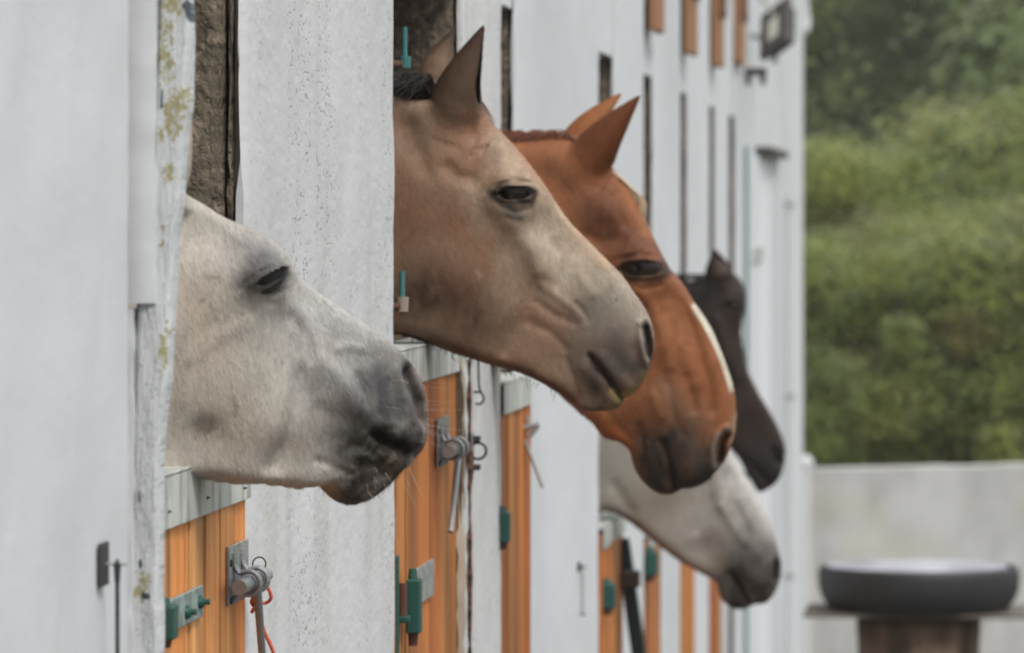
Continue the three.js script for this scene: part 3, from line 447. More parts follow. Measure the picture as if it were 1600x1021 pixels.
function horse(S) {
  const h = V(Math.cos(S.yaw), 0, -Math.sin(S.yaw)), n = V(Math.sin(S.yaw), 0, Math.cos(S.yaw)), P0 = V(-1.1, 0, -S.D);
  const plane = (px, py, w = 0) => { const d = ray(px, py), k = (P0.clone().addScaledVector(n, w).sub(camera.position)).dot(n) / d.dot(n), P = d.multiplyScalar(k).add(camera.position).sub(P0); return [P.dot(h), P.y]; };
  const mpp = S.D / FPX;                                    // metres per picture pixel here
  const C = outline(S.contour.map(([x, y]) => plane(x, y)));
  // ears: cupped leaves grown out of the poll
  const ears = (S.ears || []).map((e) => { const B = plane(...e.base, e.zb), T = plane(...e.tip, e.zt), A = V(B[0], B[1], e.zb), Z = V(T[0], T[1], e.zt), ax = Z.clone().sub(A), L = ax.length(); ax.normalize(); const o = V(...e.open).addScaledVector(ax, -V(...e.open).dot(ax)).normalize(); return { ...e, A, Z, ax, L, o, s: ax.clone().cross(o) }; });
  const ep = V(0, 0, 0), inEar = (e, a, b, z) => { // [distance to the solid ear, to its hollow, share of its length]
    ep.set(a, b, z).sub(e.A); const tl = ep.dot(e.ax), t = tl / e.L, tc = clamp(t, -0.1, 1), bend = (e.curl || 0.006) * tc * (1 - tc) * 4, po = ep.dot(e.o) + bend, ps = ep.dot(e.s), R = e.w * (0.74 + 0.26 * sstep(-0.1, 0.25, tc)) * Math.max(0, 1 - tc) ** 0.72 * (1 + 0.3 * Math.sin(Math.PI * clamp(tc * 1.1))), over = Math.max(0, t - 1, -0.1 - t) * e.L;
    const d = Math.hypot(po / 0.95, ps) - R + over, hol = Math.hypot(po / 0.95, ps) - R + 0.0085 + 0.03 * (1 - sstep(0.05, 0.3, t)); return [d, hol, t, po - (e.cut ?? 0.62) * R - 0.03 * (1 - sstep(-0.05, 0.5, t))]; };
  const c = S.cell || 0.0032; let a0 = 1e9, a1 = -1e9, b0 = 1e9, b1 = -1e9;
  for (const [x, y] of C) { a0 = Math.min(a0, x); a1 = Math.max(a1, x); b0 = Math.min(b0, y); b1 = Math.max(b1, y); }
  for (const e of ears) { a0 = Math.min(a0, e.Z.x - 0.02); a1 = Math.max(a1, e.Z.x + 0.03); b0 = Math.min(b0, e.Z.y); b1 = Math.max(b1, e.Z.y + 0.02); }
  a0 -= 5 * c; b0 -= 5 * c; const nx = Math.ceil((a1 - a0) / c) + 6, ny = Math.ceil((b1 - b0) / c) + 6, N = nx * ny;
  const sd = new Float32Array(N), u = new Float32Array(N), Hh = new Float32Array(N);
  for (let j = 0; j < ny; j++) for (let i = 0; i < nx; i++) {
    const x = a0 + i * c, y = b0 + j * c; let d = 1e9, ins = false;
    for (let k = 0, m = C.length - 1; k < C.length; m = k++) { const A = C[m], B = C[k]; d = Math.min(d, segDist(x, y, A, B)); if ((A[1] > y) !== (B[1] > y) && x < (B[0] - A[0]) * (y - A[1]) / (B[1] - A[1]) + A[0]) ins = !ins; }
    sd[j * nx + i] = ins ? d : -d;
  }
  for (let it = 0; it < 420; it++) for (let j = 1; j < ny - 1; j++) for (let i = 1; i < nx - 1; i++) { const o = j * nx + i; if (sd[o] > -1.5 * c) u[o] += 1.94 * ((u[o - 1] + u[o + 1] + u[o - nx] + u[o + nx] + 3 * c * c) / 4 - u[o]); }
  const sample = (G, a, b) => { const x = clamp((a - a0) / c, 0, nx - 1.01), y = clamp((b - b0) / c, 0, ny - 1.01), i = Math.floor(x), j = Math.floor(y), f = x - i, g = y - j, o = j * nx + i; return lerp(lerp(G[o], G[o + 1], f), lerp(G[o + nx], G[o + nx + 1], f), g); };
  const caps = S.caps.map(([x, y, w]) => [...plane(x, y, w * 0.6), w]), k0 = S.k || 1.0;
  for (let j = 0; j < ny; j++) for (let i = 0; i < nx; i++) {
    const o = j * nx + i; if (sd[o] <= 0) { Hh[o] = -1; continue; }
    const x = a0 + i * c, y = b0 + j * c; let ws = 0, cs = 0;
    for (const [ca, cb, cw] of caps) { const q = 1 / (((x - ca) ** 2 + (y - cb) ** 2) ** 1.5 + 2e-5); ws += q; cs += q * cw; }
    const q = Math.max(0, u[o]) * sd[o] / (sd[o] + 2 * c), e = k0 * Math.sqrt(q), cap = cs / ws;
    Hh[o] = (e ** -3.2 + cap ** -3.2) ** (-1 / 3.2);
  }
  const surf = (px, py) => { let w = 0.05, p; for (let k = 0; k < 6; k++) { p = plane(px, py, w); w = lerp(w, Math.max(0.005, sample(Hh, ...p)), 0.6); } return [p[0], p[1], w]; };
  const base = Float32Array.from(Hh);
  // relief: strokes given in picture positions on the visible side; r in metres, h in metres (minus: groove)
  const strokes = S.relief.map((f) => ({ ...f, pts: f.p.map(([x, y]) => surf(x, y)) }));
  const rough = (S.rough || []).map((f) => ({ ...f, pt: surf(...f.p) }));
  const E = S.eye, ec = surf(E.x, E.y), er = [E.rx * mpp * (S.stretch || 1), E.ry * mpp];
  const ct = Math.cos(E.tilt || 0), st = Math.sin(E.tilt || 0);
  for (let j = 0; j < ny; j++) for (let i = 0; i < nx; i++) {
    const o = j * nx + i; if (sd[o] <= 0) continue; const x = a0 + i * c, y = b0 + j * c; let add = 0;
    const soft = sstep(0, 0.03, sd[o]);
    for (const f of strokes) {
      let d = 1e9, tt = 0; for (let k = 0; k < Math.max(1, f.pts.length - 1); k++) { const dd = segDist(x, y, f.pts[k], f.pts[Math.min(k + 1, f.pts.length - 1)]); if (dd < d) { d = dd; tt = k; } }
      if (d > f.r * 3) continue; const g = f.sharp ? 1 - sstep(f.r * 0.55, f.r * 1.15, d) : Math.exp(-(d * d) / (f.r * f.r)); add += f.h * g * (f.edge ? sstep(0, 0.008, sd[o]) : soft);
    }
    { // lids and brow
      const dx = (x - ec[0]) * ct + (y - ec[1]) * st, dy = -(x - ec[0]) * st + (y - ec[1]) * ct, pw = E.box || 2, q = (Math.abs(dx / er[0]) ** pw + Math.abs(dy / er[1]) ** pw) ** (1 / pw);
      add += -0.013 * (1 - sstep(0.78, 1.02, q)); if (dy > 0) add -= 0.003 * Math.exp(-(((q - 1.8) / 0.16) ** 2));
      const ring = Math.exp(-(((q - 1.22) / 0.2) ** 2)); add += ring * (dy > 0 ? (E.upper ?? 0.006) : (E.lower ?? 0.003));
      add += (E.brow ?? 0.012) * Math.exp(-(((dx - er[0] * 0.1) / (er[0] * 1.5)) ** 2) - (((dy - er[1] * 2.4) / (er[1] * 1.7)) ** 2));
      add += (E.bulge ?? 0.008) * Math.exp(-((dx / (er[0] * 1.9)) ** 2) - ((dy / (er[1] * 2.8)) ** 2));
    }
    add += fbm(x * 14, y * 14, 3, 3) * 0.0022 * soft;
    for (const f of rough) { const d = Math.hypot(x - f.pt[0], y - f.pt[1]); if (d < f.r * 2) add += fbm(x * f.f, y * f.f, 5, 4) * f.h * Math.exp(-((d / f.r) ** 2)) * sstep(0, 0.006, sd[o]); }
    Hh[o] = Math.max(0.0005, Hh[o] + add);
  }
  let hm = 0; for (const v of Hh) hm = Math.max(hm, v); for (const e of ears) hm = Math.max(hm, Math.abs(e.zb) + e.w, Math.abs(e.zt) + 0.02); const nz = 2 * Math.ceil(hm / c) + 7, F = new Float32Array(N * nz), mid = (nz - 1) / 2;
  for (let k = 0; k < nz; k++) { const z = (k - mid) * c; for (let o = 0; o < N; o++) F[k * N + o] = sd[o] > 0 ? (z * z - Hh[o] * Hh[o]) / (Math.abs(z) + Hh[o] + c) : Math.hypot(z, sd[o]) * 0.8 + 1e-6; }
  for (const e of ears) {
    const m = e.w * 1.5 + 0.03, x0 = Math.max(0, Math.floor((Math.min(e.A.x, e.Z.x) - m - a0) / c)), x1 = Math.min(nx - 1, Math.ceil((Math.max(e.A.x, e.Z.x) + m - a0) / c)), y0 = Math.max(0, Math.floor((Math.min(e.A.y, e.Z.y) - m - b0) / c)), y1 = Math.min(ny - 1, Math.ceil((Math.max(e.A.y, e.Z.y) + m - b0) / c));
    for (let k = 0; k < nz; k++) for (let j = y0; j <= y1; j++) for (let i = x0; i <= x1; i++) { const o = (k * ny + j) * nx + i, [d, hol, , cut] = inEar(e, a0 + i * c, b0 + j * c, (k - mid) * c); if (d > 0.05) continue; const body = sd[j * nx + i] > 0 ? F[o] : Math.hypot(Math.max(0, Math.abs((k - mid) * c) - 0.004), sd[j * nx + i]), h2 = clamp(0.5 + 0.5 * (body - d) / 0.022); F[o] = Math.max(lerp(body, d, h2) - 0.022 * h2 * (1 - h2), body < -0.004 ? -1 : Math.max(-hol, cut)); }
  }
  const net = surfaceNets(F, nx, ny, nz, (i, j, k) => [a0 + i * c, b0 + j * c, (k - mid) * c]); relax(net.pos, net.idx, 4);
  const paint = S.paint.map((q) => ({ ...q, pts: (q.p || []).map(([x, y]) => surf(x, y)), col: q.c }));
  const colour = (a, b, z) => {
    const n1 = fbm(a * 9, b * 9, z * 6, 3), n2 = fbm(a * 60, b * 34, z * 30, 3); const n3 = fbm(a * 130 + b * 40, b * 30 - a * 12, z * 60, 3); let col = S.base.map((v) => v * (1 + 0.06 * n1 + 0.06 * n2 + 0.09 * n3));
    if (S.mottle) { const m = S.mottle.s * sstep(-0.15, 0.4, fbm(a * 20, b * 16, z * 10 + 4, 4)); col = col.map((v, k) => lerp(v, S.mottle.c[k], m)); }
    const wa = a + fbm(a * 25, b * 25, 7, 3) * 0.012, wb = b + fbm(a * 25, b * 25, 17, 3) * 0.012;
    for (const q of paint) {
      let d = 1e9; for (let k = 0; k < Math.max(1, q.pts.length - 1); k++) d = Math.min(d, segDist(wa, wb, q.pts[k], q.pts[Math.min(k + 1, q.pts.length - 1)]));
      if (q.mid && Math.abs(z) > q.mid) continue;
      const g = q.hard ? 1 - sstep(q.r * (1 - q.hard), q.r * (1 + q.hard), d + n2 * q.r * 0.5) : Math.exp(-((d / q.r) ** 2)); if (g < 0.01) continue;
      const m = clamp(g * q.s * (1 + 0.5 * n2 + 0.25 * n1)); col = col.map((v, k) => lerp(v, q.col[k] * (1 + 0.12 * n2), m));
    }
    if (S.muzzle) { // dark skin of lips and nostrils
      const [ma, mb, mr] = S.muzzle.pt; const d = Math.hypot(wa - ma, wb - mb); const m = 1 - sstep(mr * 0.6, mr * 1.15, d); col = col.map((v, k) => lerp(v, S.muzzle.c[k], m));
    }
    for (const e of ears) { const [d, hol, t] = inEar(e, a, b, z); if (d > 0.012 || t < -0.05) continue;
      const f = sstep(0.02, 0.35, t) * (1 - sstep(0.004, 0.012, d)), ins = 1 - sstep(0, 0.005, hol); let cc = e.c.map((v, k) => lerp(v, e.inside[k], ins)); if (e.tipc) cc = cc.map((v, k) => lerp(v, e.tipc[k], sstep(0.55, 0.95, t))); if (e.rimc) cc = cc.map((v, k) => lerp(v, e.rimc[k], (1 - sstep(0.002, 0.012, Math.abs(hol))) * (1 - ins) * 0.7)); col = col.map((v, k) => lerp(v, cc[k] * (1 + 0.2 * n2), f)); }
    return S.gain ? col.map((v, k) => v * S.gain[k]) : col;
  };
  const geoms = [], addGeo = (pos, idx, colFn) => { const g = new THREE.BufferGeometry(), cnt = pos.length / 3, col = new Float32Array(cnt * 3), uv = new Float32Array(cnt * 2), W = new Float32Array(cnt * 3);
    for (let i = 0; i < cnt; i++) { const a = pos[i * 3], b = pos[i * 3 + 1], z = pos[i * 3 + 2], cc = colFn(a, b, z, i); for (let k = 0; k < 3; k++) col[i * 3 + k] = Math.max(0.003, cc[k]); uv[i * 2] = a + z * 0.4; uv[i * 2 + 1] = b; const p = P0.clone().addScaledVector(h, a).addScaledVector(n, z); W[i * 3] = p.x; W[i * 3 + 1] = b; W[i * 3 + 2] = p.z; }
    g.setAttribute('position', new THREE.BufferAttribute(W, 3)); g.setAttribute('color', new THREE.BufferAttribute(col, 3)); g.setAttribute('uv', new THREE.BufferAttribute(uv, 2)); g.setIndex(Array.from(idx)); g.computeVertexNormals(); geoms.push(g); };
  addGeo(net.pos, net.idx, colour);
  // neck root, trunk and legs standing in the box
  { const gy = groundY(S.D), nk = S.neck, bones = [], J = (a, b, z) => V(a, b, z);
    const f0 = nk.from, chest = J(f0[0] - 0.55, gy + 1.18 * nk.s, 0), rump = J(f0[0] - 1.75, gy + 1.2 * nk.s, 0);
    bones.push([J(f0[0] + 0.1, f0[1], 0), chest, f0[2], 0.25 * nk.s], [chest, rump, 0.29 * nk.s, 0.28 * nk.s], [J(chest.x + 0.12, chest.y + 0.05, 0), J(chest.x - 0.2, chest.y - 0.1, 0), 0.2 * nk.s, 0.3 * nk.s]);
    for (const z of [-0.15, 0.15]) { bones.push([J(chest.x, chest.y - 0.05, z), J(chest.x + 0.04, gy + 0.62 * nk.s, z), 0.13, 0.06], [J(chest.x + 0.04, gy + 0.62 * nk.s, z), J(chest.x + 0.02, gy + 0.16, z), 0.055, 0.04], [J(chest.x + 0.02, gy + 0.16, z), J(chest.x + 0.06, gy + 0.05, z), 0.045, 0.06]);
      bones.push([J(rump.x, rump.y, z), J(rump.x + 0.1, gy + 0.8 * nk.s, z), 0.2, 0.1], [J(rump.x + 0.1, gy + 0.8 * nk.s, z), J(rump.x - 0.16, gy + 0.52 * nk.s, z), 0.1, 0.055], [J(rump.x - 0.16, gy + 0.52 * nk.s, z), J(rump.x - 0.12, gy + 0.14, z), 0.055, 0.042], [J(rump.x - 0.12, gy + 0.14, z), J(rump.x - 0.06, gy + 0.05, z), 0.045, 0.06]); }
    const q = 0.04, lo = [rump.x - 0.5, gy - 0.1, -0.5], hi = [f0[0] + 0.4, Math.max(f0[1] + 0.35, chest.y + 0.45), 0.5], m = [0, 1, 2].map((i) => Math.ceil((hi[i] - lo[i]) / q) + 2), G = new Float32Array(m[0] * m[1] * m[2]), p = V(0, 0, 0), ba = V(0, 0, 0), pa = V(0, 0, 0);
    for (let k = 0; k < m[2]; k++) for (let j = 0; j < m[1]; j++) for (let i = 0; i < m[0]; i++) { p.set(lo[0] + i * q, lo[1] + j * q, lo[2] + k * q); let d = 9; for (const [A, B, r0, r1] of bones) { ba.subVectors(B, A); pa.subVectors(p, A); const t = clamp(pa.dot(ba) / ba.lengthSq()), e = pa.addScaledVector(ba, -t).length() - lerp(r0, r1, t), hh = clamp(0.5 + 0.5 * (d - e) / 0.06); d = lerp(d, e, hh) - 0.06 * hh * (1 - hh); } G[(k * m[1] + j) * m[0] + i] = d; }
    const body = surfaceNets(G, m[0], m[1], m[2], (i, j, k) => [lo[0] + i * q, lo[1] + j * q, lo[2] + k * q]); relax(body.pos, body.idx, 2);
    addGeo(body.pos, body.idx, (a, b, z) => { const n1 = fbm(a * 6, b * 6, z * 6, 3); return (nk.c || S.base).map((v) => v * (1 + 0.2 * n1)); }); }
  const gy = groundY(S.D), t = thing('horse', S.label, 'horse', [P0.x - 1.5, gy, P0.z]);
  const whole = mergeGeometries(geoms); put('body', whole, coat, t);
  const world = (a, b, z) => P0.clone().addScaledVector(h, a).addScaledVector(n, z).setY(b);
  const sock = sample(Hh, ec[0], ec[1]), rad = E.r || 0.021;
  for (const s of [1, -1]) { const g = new THREE.SphereGeometry(rad, 28, 20); g.scale(1.05, 0.95, 0.62); g.rotateZ(E.tilt || 0); const e = world(ec[0], ec[1], s * (sock - rad * 0.62 + 0.0105 + (E.out || 0))); g.rotateY(Math.atan2(-h.z, h.x)); g.translate(e.x, e.y, e.z); put('eye', g, E.grey ? eyeGreyMat : eyeMat, t); }
  if (S.fur) { // short coat hairs lying down the face
    seed = 500 + Math.round(S.D * 10); const g0 = geoms[0], P = g0.attributes.position, Nn = g0.attributes.normal, Cc = g0.attributes.color, cnt = net.pos.length / 3, fp = [], fn = [], fc = [], nv = V(0, 0, 0), dv = V(0, 0, 0), sv = V(0, 0, 0), flow = h.clone().multiplyScalar(0.45).add(V(0, -1, 0));
    for (let k = 0; k < S.fur.n; k++) {
      const i = Math.floor(rnd() * cnt), a = net.pos[i * 3], b = net.pos[i * 3 + 1]; nv.fromBufferAttribute(Nn, i); if (nv.dot(n) < -0.35 && rnd() < 0.75) continue;
      const dx = (a - ec[0]) / er[0], dy = (b - ec[1]) / er[1]; if (dx * dx + dy * dy < 2.2) continue;
      dv.copy(flow).add(V(rr(-0.3, 0.3) + 0.5 * noise3(a * 16, b * 16, 3), rr(-0.3, 0.3), rr(-0.3, 0.3))); dv.addScaledVector(nv, -dv.dot(nv)).normalize(); sv.crossVectors(nv, dv);
      const L = S.fur.len * rr(0.6, 1.3), w = S.fur.w || 0.0003, x = P.getX(i) + rr(-1, 1) * c * 0.6 * sv.x + dv.x * rr(-1, 1) * c, y = P.getY(i) + rr(-1, 1) * c * 0.5 * sv.y + dv.y * rr(-1, 1) * c, z = P.getZ(i) + rr(-1, 1) * c * 0.6 * sv.z + dv.z * rr(-1, 1) * c, li = rr(0.05, 0.22) * L, t = rr(0.82, 1.2);
      fp.push(x - sv.x * w, y - sv.y * w, z - sv.z * w, x + dv.x * L + nv.x * li, y + dv.y * L + nv.y * li, z + dv.z * L + nv.z * li, x + sv.x * w, y + sv.y * w, z + sv.z * w);
      for (let q = 0; q < 3; q++) { fn.push(nv.x, nv.y, nv.z); fc.push(Cc.getX(i) * t, Cc.getY(i) * t, Cc.getZ(i) * t); }
    }
    { const ax = fp, e1 = V(ax[3] - ax[0], ax[4] - ax[1], ax[5] - ax[2]), e2 = V(ax[6] - ax[0], ax[7] - ax[1], ax[8] - ax[2]); if (e1.cross(e2).dot(V(fn[0], fn[1], fn[2])) < 0) for (let k = 0; k < fp.length; k += 9) for (let m = 0; m < 3; m++) { const q = fp[k + 3 + m]; fp[k + 3 + m] = fp[k + 6 + m]; fp[k + 6 + m] = q; } }
    const fg = new THREE.BufferGeometry(); fg.setAttribute('position', new THREE.Float32BufferAttribute(fp, 3)); fg.setAttribute('normal', new THREE.Float32BufferAttribute(fn, 3)); fg.setAttribute('color', new THREE.Float32BufferAttribute(fc, 3)); fg.setAttribute('uv', new THREE.Float32BufferAttribute(new Float32Array(fp.length / 3 * 2), 2));
    put('coat_hair', fg, furMat, t).userData.kind = 'stuff';
  }
  { // lashes along the upper lid
    const ls = []; for (let k = 0; k < 22; k++) { const f = k / 21 * 1.5 - 0.75, up = er[1] * 1.0 * (1 - f * f * 0.5), a = ec[0] + f * er[0] * ct - up * st, b = ec[1] + f * er[0] * st + up * ct, z = sample(Hh, a, b) + 0.001; ls.push([world(a, b, z), world(a + 0.004, b - 0.003, z + 0.008), world(a + 0.009 + 0.003 * f, b - 0.011, z + 0.012)]); }
    put('lashes', hair(ls, 0.0006, 3), mat([0.02, 0.017, 0.016], 0.6), t).userData.kind = 'stuff'; }
  const H = { t, plane, surf, world, h, n, sample: (a, b) => sample(Hh, a, b), mpp };
  S.extra?.(H); return H;
}
function hair(strands, r, sides = 4) { // each strand a list of points, thin to the tip
  const pos = [], idx = [], nor = [];
  for (const pts of strands) { const cv = new THREE.CatmullRomCurve3(pts), n = 9, fr = cv.computeFrenetFrames(n), b0 = pos.length / 3;
    for (let i = 0; i <= n; i++) { const p = cv.getPoint(i / n), R = r * (1 - 0.85 * (i / n)); for (let k = 0; k < sides; k++) { const a = k / sides * 6.283, d = fr.normals[i].clone().multiplyScalar(Math.cos(a)).addScaledVector(fr.binormals[i], Math.sin(a)); pos.push(p.x + d.x * R, p.y + d.y * R, p.z + d.z * R); nor.push(d.x, d.y, d.z); } }
    for (let i = 0; i < n; i++) for (let k = 0; k < sides; k++) { const a = b0 + i * sides + k, b = b0 + i * sides + (k + 1) % sides; idx.push(a, b, b + sides, a, b + sides, a + sides); } }
  const g = new THREE.BufferGeometry(); g.setAttribute('position', new THREE.Float32BufferAttribute(pos, 3)); g.setAttribute('normal', new THREE.Float32BufferAttribute(nor, 3)); g.setAttribute('uv', new THREE.Float32BufferAttribute(new Float32Array(pos.length / 3 * 2), 2)); g.setIndex(idx); return g;
}
const RD = (r, g, b, k = 1) => rgb(r, g, b).map((v) => v * k);
// nearest grey horse, head turned a little away
horse({
  label: 'nearest grey horse with half closed eye and dark muzzle, resting over the door', D: 6.86, yaw: 0.58, stretch: 1.25, k: 1.02, gain: [0.77, 0.755, 0.745], fur: { n: 90000, len: 0.009, w: 0.00028 },
  contour: [[-240, 150], [-60, 190], [120, 235], [240, 286], [290, 310], [335, 338], [382, 355], [412, 378], [432, 408], [455, 436], [480, 454], [512, 474], [540, 493], [572, 512], [598, 533], [614, 548], [632, 566], [646, 588], [653, 612], [657, 640], [658, 668], [654, 694], [645, 712], [630, 726], [617, 736], [604, 752], [588, 768], [566, 784], [545, 788], [527, 783], [514, 770], [504, 757], [483, 761], [460, 763], [435, 758], [404, 756], [353, 754], [320, 748], [296, 745], [250, 752], [150, 800], [-60, 860], [-240, 930]],
  caps: [[330, 450, 0.092], [400, 420, 0.092], [330, 600, 0.086], [420, 640, 0.078], [300, 720, 0.06], [440, 740, 0.05], [470, 500, 0.066], [540, 560, 0.056], [500, 640, 0.056], [560, 700, 0.05], [620, 620, 0.055], [600, 690, 0.052], [560, 770, 0.034], [200, 500, 0.10], [100, 500, 0.12], [300, 340, 0.06]],
  relief: [
    { p: [[440, 465], [475, 500], [492, 540], [490, 585]], r: 0.018, h: 0.008 }, { p: [[455, 495], [480, 530], [484, 560]], r: 0.008, h: -0.004 },      // facial crest
    { p: [[500, 565], [530, 590], [545, 615], [560, 640]], r: 0.014, h: 0.007 }, { p: [[560, 590], [568, 612], [572, 630]], r: 0.007, h: -0.005 }, { p: [[525, 545], [545, 540], [565, 545]], r: 0.006, h: 0.003 },
    { p: [[470, 590], [462, 650], [448, 690], [430, 730]], r: 0.016, h: -0.009 },                                                                  // front of the cheek muscle
    { p: [[495, 720], [520, 728], [545, 742]], r: 0.006, h: -0.004 }, { p: [[500, 640], [530, 650], [545, 660]], r: 0.012, h: -0.004 },
    { p: [[640, 582], [648, 606], [660, 632], [662, 655]], r: 0.0095, h: -0.024, edge: 1 }, { p: [[622, 580], [630, 615], [642, 648], [650, 670]], r: 0.010, h: 0.006, edge: 1 },   // nostril
    { p: [[655, 712], [632, 702], [606, 690], [584, 680]], r: 0.0075, h: -0.016, edge: 1 }, { p: [[650, 690], [620, 672], [592, 664]], r: 0.014, h: 0.006, edge: 1 }, { p: [[640, 730], [610, 722], [585, 712]], r: 0.012, h: 0.005, edge: 1 },
    { p: [[575, 690], [568, 715], [560, 735]], r: 0.006, h: -0.003 }, { p: [[552, 680], [546, 705]], r: 0.006, h: -0.002 },
    { p: [[396, 424], [412, 408], [432, 398]], r: 0.004, h: -0.005 }, { p: [[398, 456], [415, 462], [432, 456]], r: 0.004, h: -0.004 }, { p: [[408, 470], [425, 474]], r: 0.004, h: -0.002 },
    { p: [[330, 330], [350, 350], [372, 372]], r: 0.010, h: 0.005 }, { p: [[385, 505], [330, 530], [300, 560]], r: 0.012, h: 0.0025 },
  ],
  rough: [{ p: [585, 720], r: 0.05, h: 0.017, f: 75 }, { p: [620, 690], r: 0.03, h: 0.010, f: 100 }],
  eye: { x: 413, y: 432, rx: 23, ry: 9, tilt: 0.42, r: 0.025, brow: 0.02, bulge: 0.022, upper: 0.012, lower: 0.004, grey: 1, out: -0.0035 },
  base: RD(214, 209, 200),
  paint: [
    { p: [[300, 480], [310, 600], [350, 680]], r: 0.07, c: RD(206, 190, 170), s: 0.55 }, { p: [[480, 480], [560, 540], [520, 600]], r: 0.06, c: RD(212, 212, 212), s: 0.8 },
    { p: [[400, 390]], r: 0.036, c: RD(150, 150, 154), s: 0.55 }, { p: [[380, 440]], r: 0.014, c: RD(120, 120, 123), s: 0.45 }, { p: [[396, 440], [430, 424]], r: 0.019, c: RD(66, 66, 70), s: 1 }, { p: [[405, 412], [425, 400]], r: 0.012, c: RD(128, 128, 132), s: 0.7 }, { p: [[425, 440], [432, 452]], r: 0.012, c: RD(110, 110, 114), s: 0.5 },
    { p: [[600, 600], [625, 650], [560, 650]], r: 0.055, c: RD(96, 96, 100), s: 0.95 }, { p: [[520, 660], [560, 690]], r: 0.03, c: RD(120, 115, 108), s: 0.5 }, { p: [[500, 640], [470, 700]], r: 0.03, c: RD(158, 148, 136), s: 0.4 },
    { p: [[640, 575], [650, 620], [658, 660], [650, 690]], r: 0.022, c: RD(72, 72, 74), s: 0.85 },
    { p: [[560, 690], [575, 730], [560, 775]], r: 0.042, c: RD(66, 62, 57), s: 1 }, { p: [[590, 690], [630, 705], [610, 745]], r: 0.035, c: RD(56, 52, 47), s: 1 }, { p: [[586, 680], [625, 700]], r: 0.008, c: RD(30, 28, 26), s: 0.8 }, { p: [[590, 735], [610, 720]], r: 0.007, c: RD(128, 112, 92), s: 0.6 }, { p: [[600, 750], [622, 730]], r: 0.006, c: RD(110, 98, 84), s: 0.5 },
    { p: [[318, 664]], r: 0.016, c: RD(140, 128, 118), s: 0.75, hard: 0.5 }, { p: [[362, 618], [364, 640]], r: 0.005, c: RD(150, 138, 126), s: 0.6 }, { p: [[336, 495]], r: 0.004, c: RD(120, 108, 100), s: 0.7 }, { p: [[313, 472]], r: 0.0035, c: RD(120, 108, 100), s: 0.7 }, { p: [[352, 490]], r: 0.003, c: RD(130, 118, 110), s: 0.6 }, { p: [[322, 430], [340, 432]], r: 0.004, c: RD(140, 130, 120), s: 0.5 }, { p: [[381, 489]], r: 0.004, c: RD(140, 132, 122), s: 0.5 }, { p: [[610, 588]], r: 0.004, c: RD(70, 70, 72), s: 0.6 }, { p: [[594, 598]], r: 0.003, c: RD(75, 75, 77), s: 0.6 },
    { p: [[660, 640], [662, 690], [645, 722]], r: 0.005, c: RD(170, 150, 142), s: 0.6 }, { p: [[652, 580], [660, 612]], r: 0.006, c: RD(180, 160, 152), s: 0.6 },
  ],
  ears: [{ base: [258, 300], tip: [300, 136], zb: 0.05, zt: 0.06, w: 0.034, open: [0.5, -0.1, 0.7], c: RD(196, 186, 170), inside: RD(150, 135, 120), curl: 0.02 }, { base: [262, 300], tip: [296, 140], zb: -0.05, zt: -0.075, w: 0.027, open: [0.5, -0.1, -0.7], c: RD(196, 186, 170), inside: RD(150, 135, 120), curl: 0.02 }],
  neck: { from: [-0.5, 1.3, 0.17], s: 1.0 },
  extra(H) {
    seed = 77; const w = [], add = (x, y, tx, ty, z) => { const q = H.surf(x, y), P = H.world(q[0], q[1], q[2] - 0.002), T = at(tx, ty, 6.95 + z); w.push([P, P.clone().lerp(T, 0.5).add(V(0, 0.004 * rr(-0.6, 1), 0)), T]); };
    for (const [x, y, tx, ty] of [[655, 596, 712, 600], [656, 604, 703, 610], [658, 625, 716, 628], [660, 636, 718, 624], [660, 640, 735, 639], [661, 655, 716, 662], [661, 662, 728, 674], [660, 668, 712, 690], [658, 672, 722, 698], [655, 690, 700, 705], [660, 645, 705, 640], [659, 678, 712, 652], [600, 560, 612, 545], [575, 768, 598, 800], [625, 742, 655, 806], [632, 738, 650, 790], [640, 728, 668, 790], [600, 755, 616, 785], [630, 640, 600, 636], [640, 600, 612, 596]]) add(x, y, tx, ty, rr(-0.1, 0.15));
    for (let k = 0; k < 5; k++) { const y = rr(690, 776), x = lerp(648, 575, (y - 690) / 86) - rr(0, 30); add(x, y, x + rr(3, 14), y + rr(8, 22), rr(-0.05, 0.05)); }
    put('whiskers', hair(w, 0.0003, 3), mat(RD(215, 205, 190), 0.5), H.t);
    H.t.children.at(-1).userData.kind = 'stuff';
  },
});
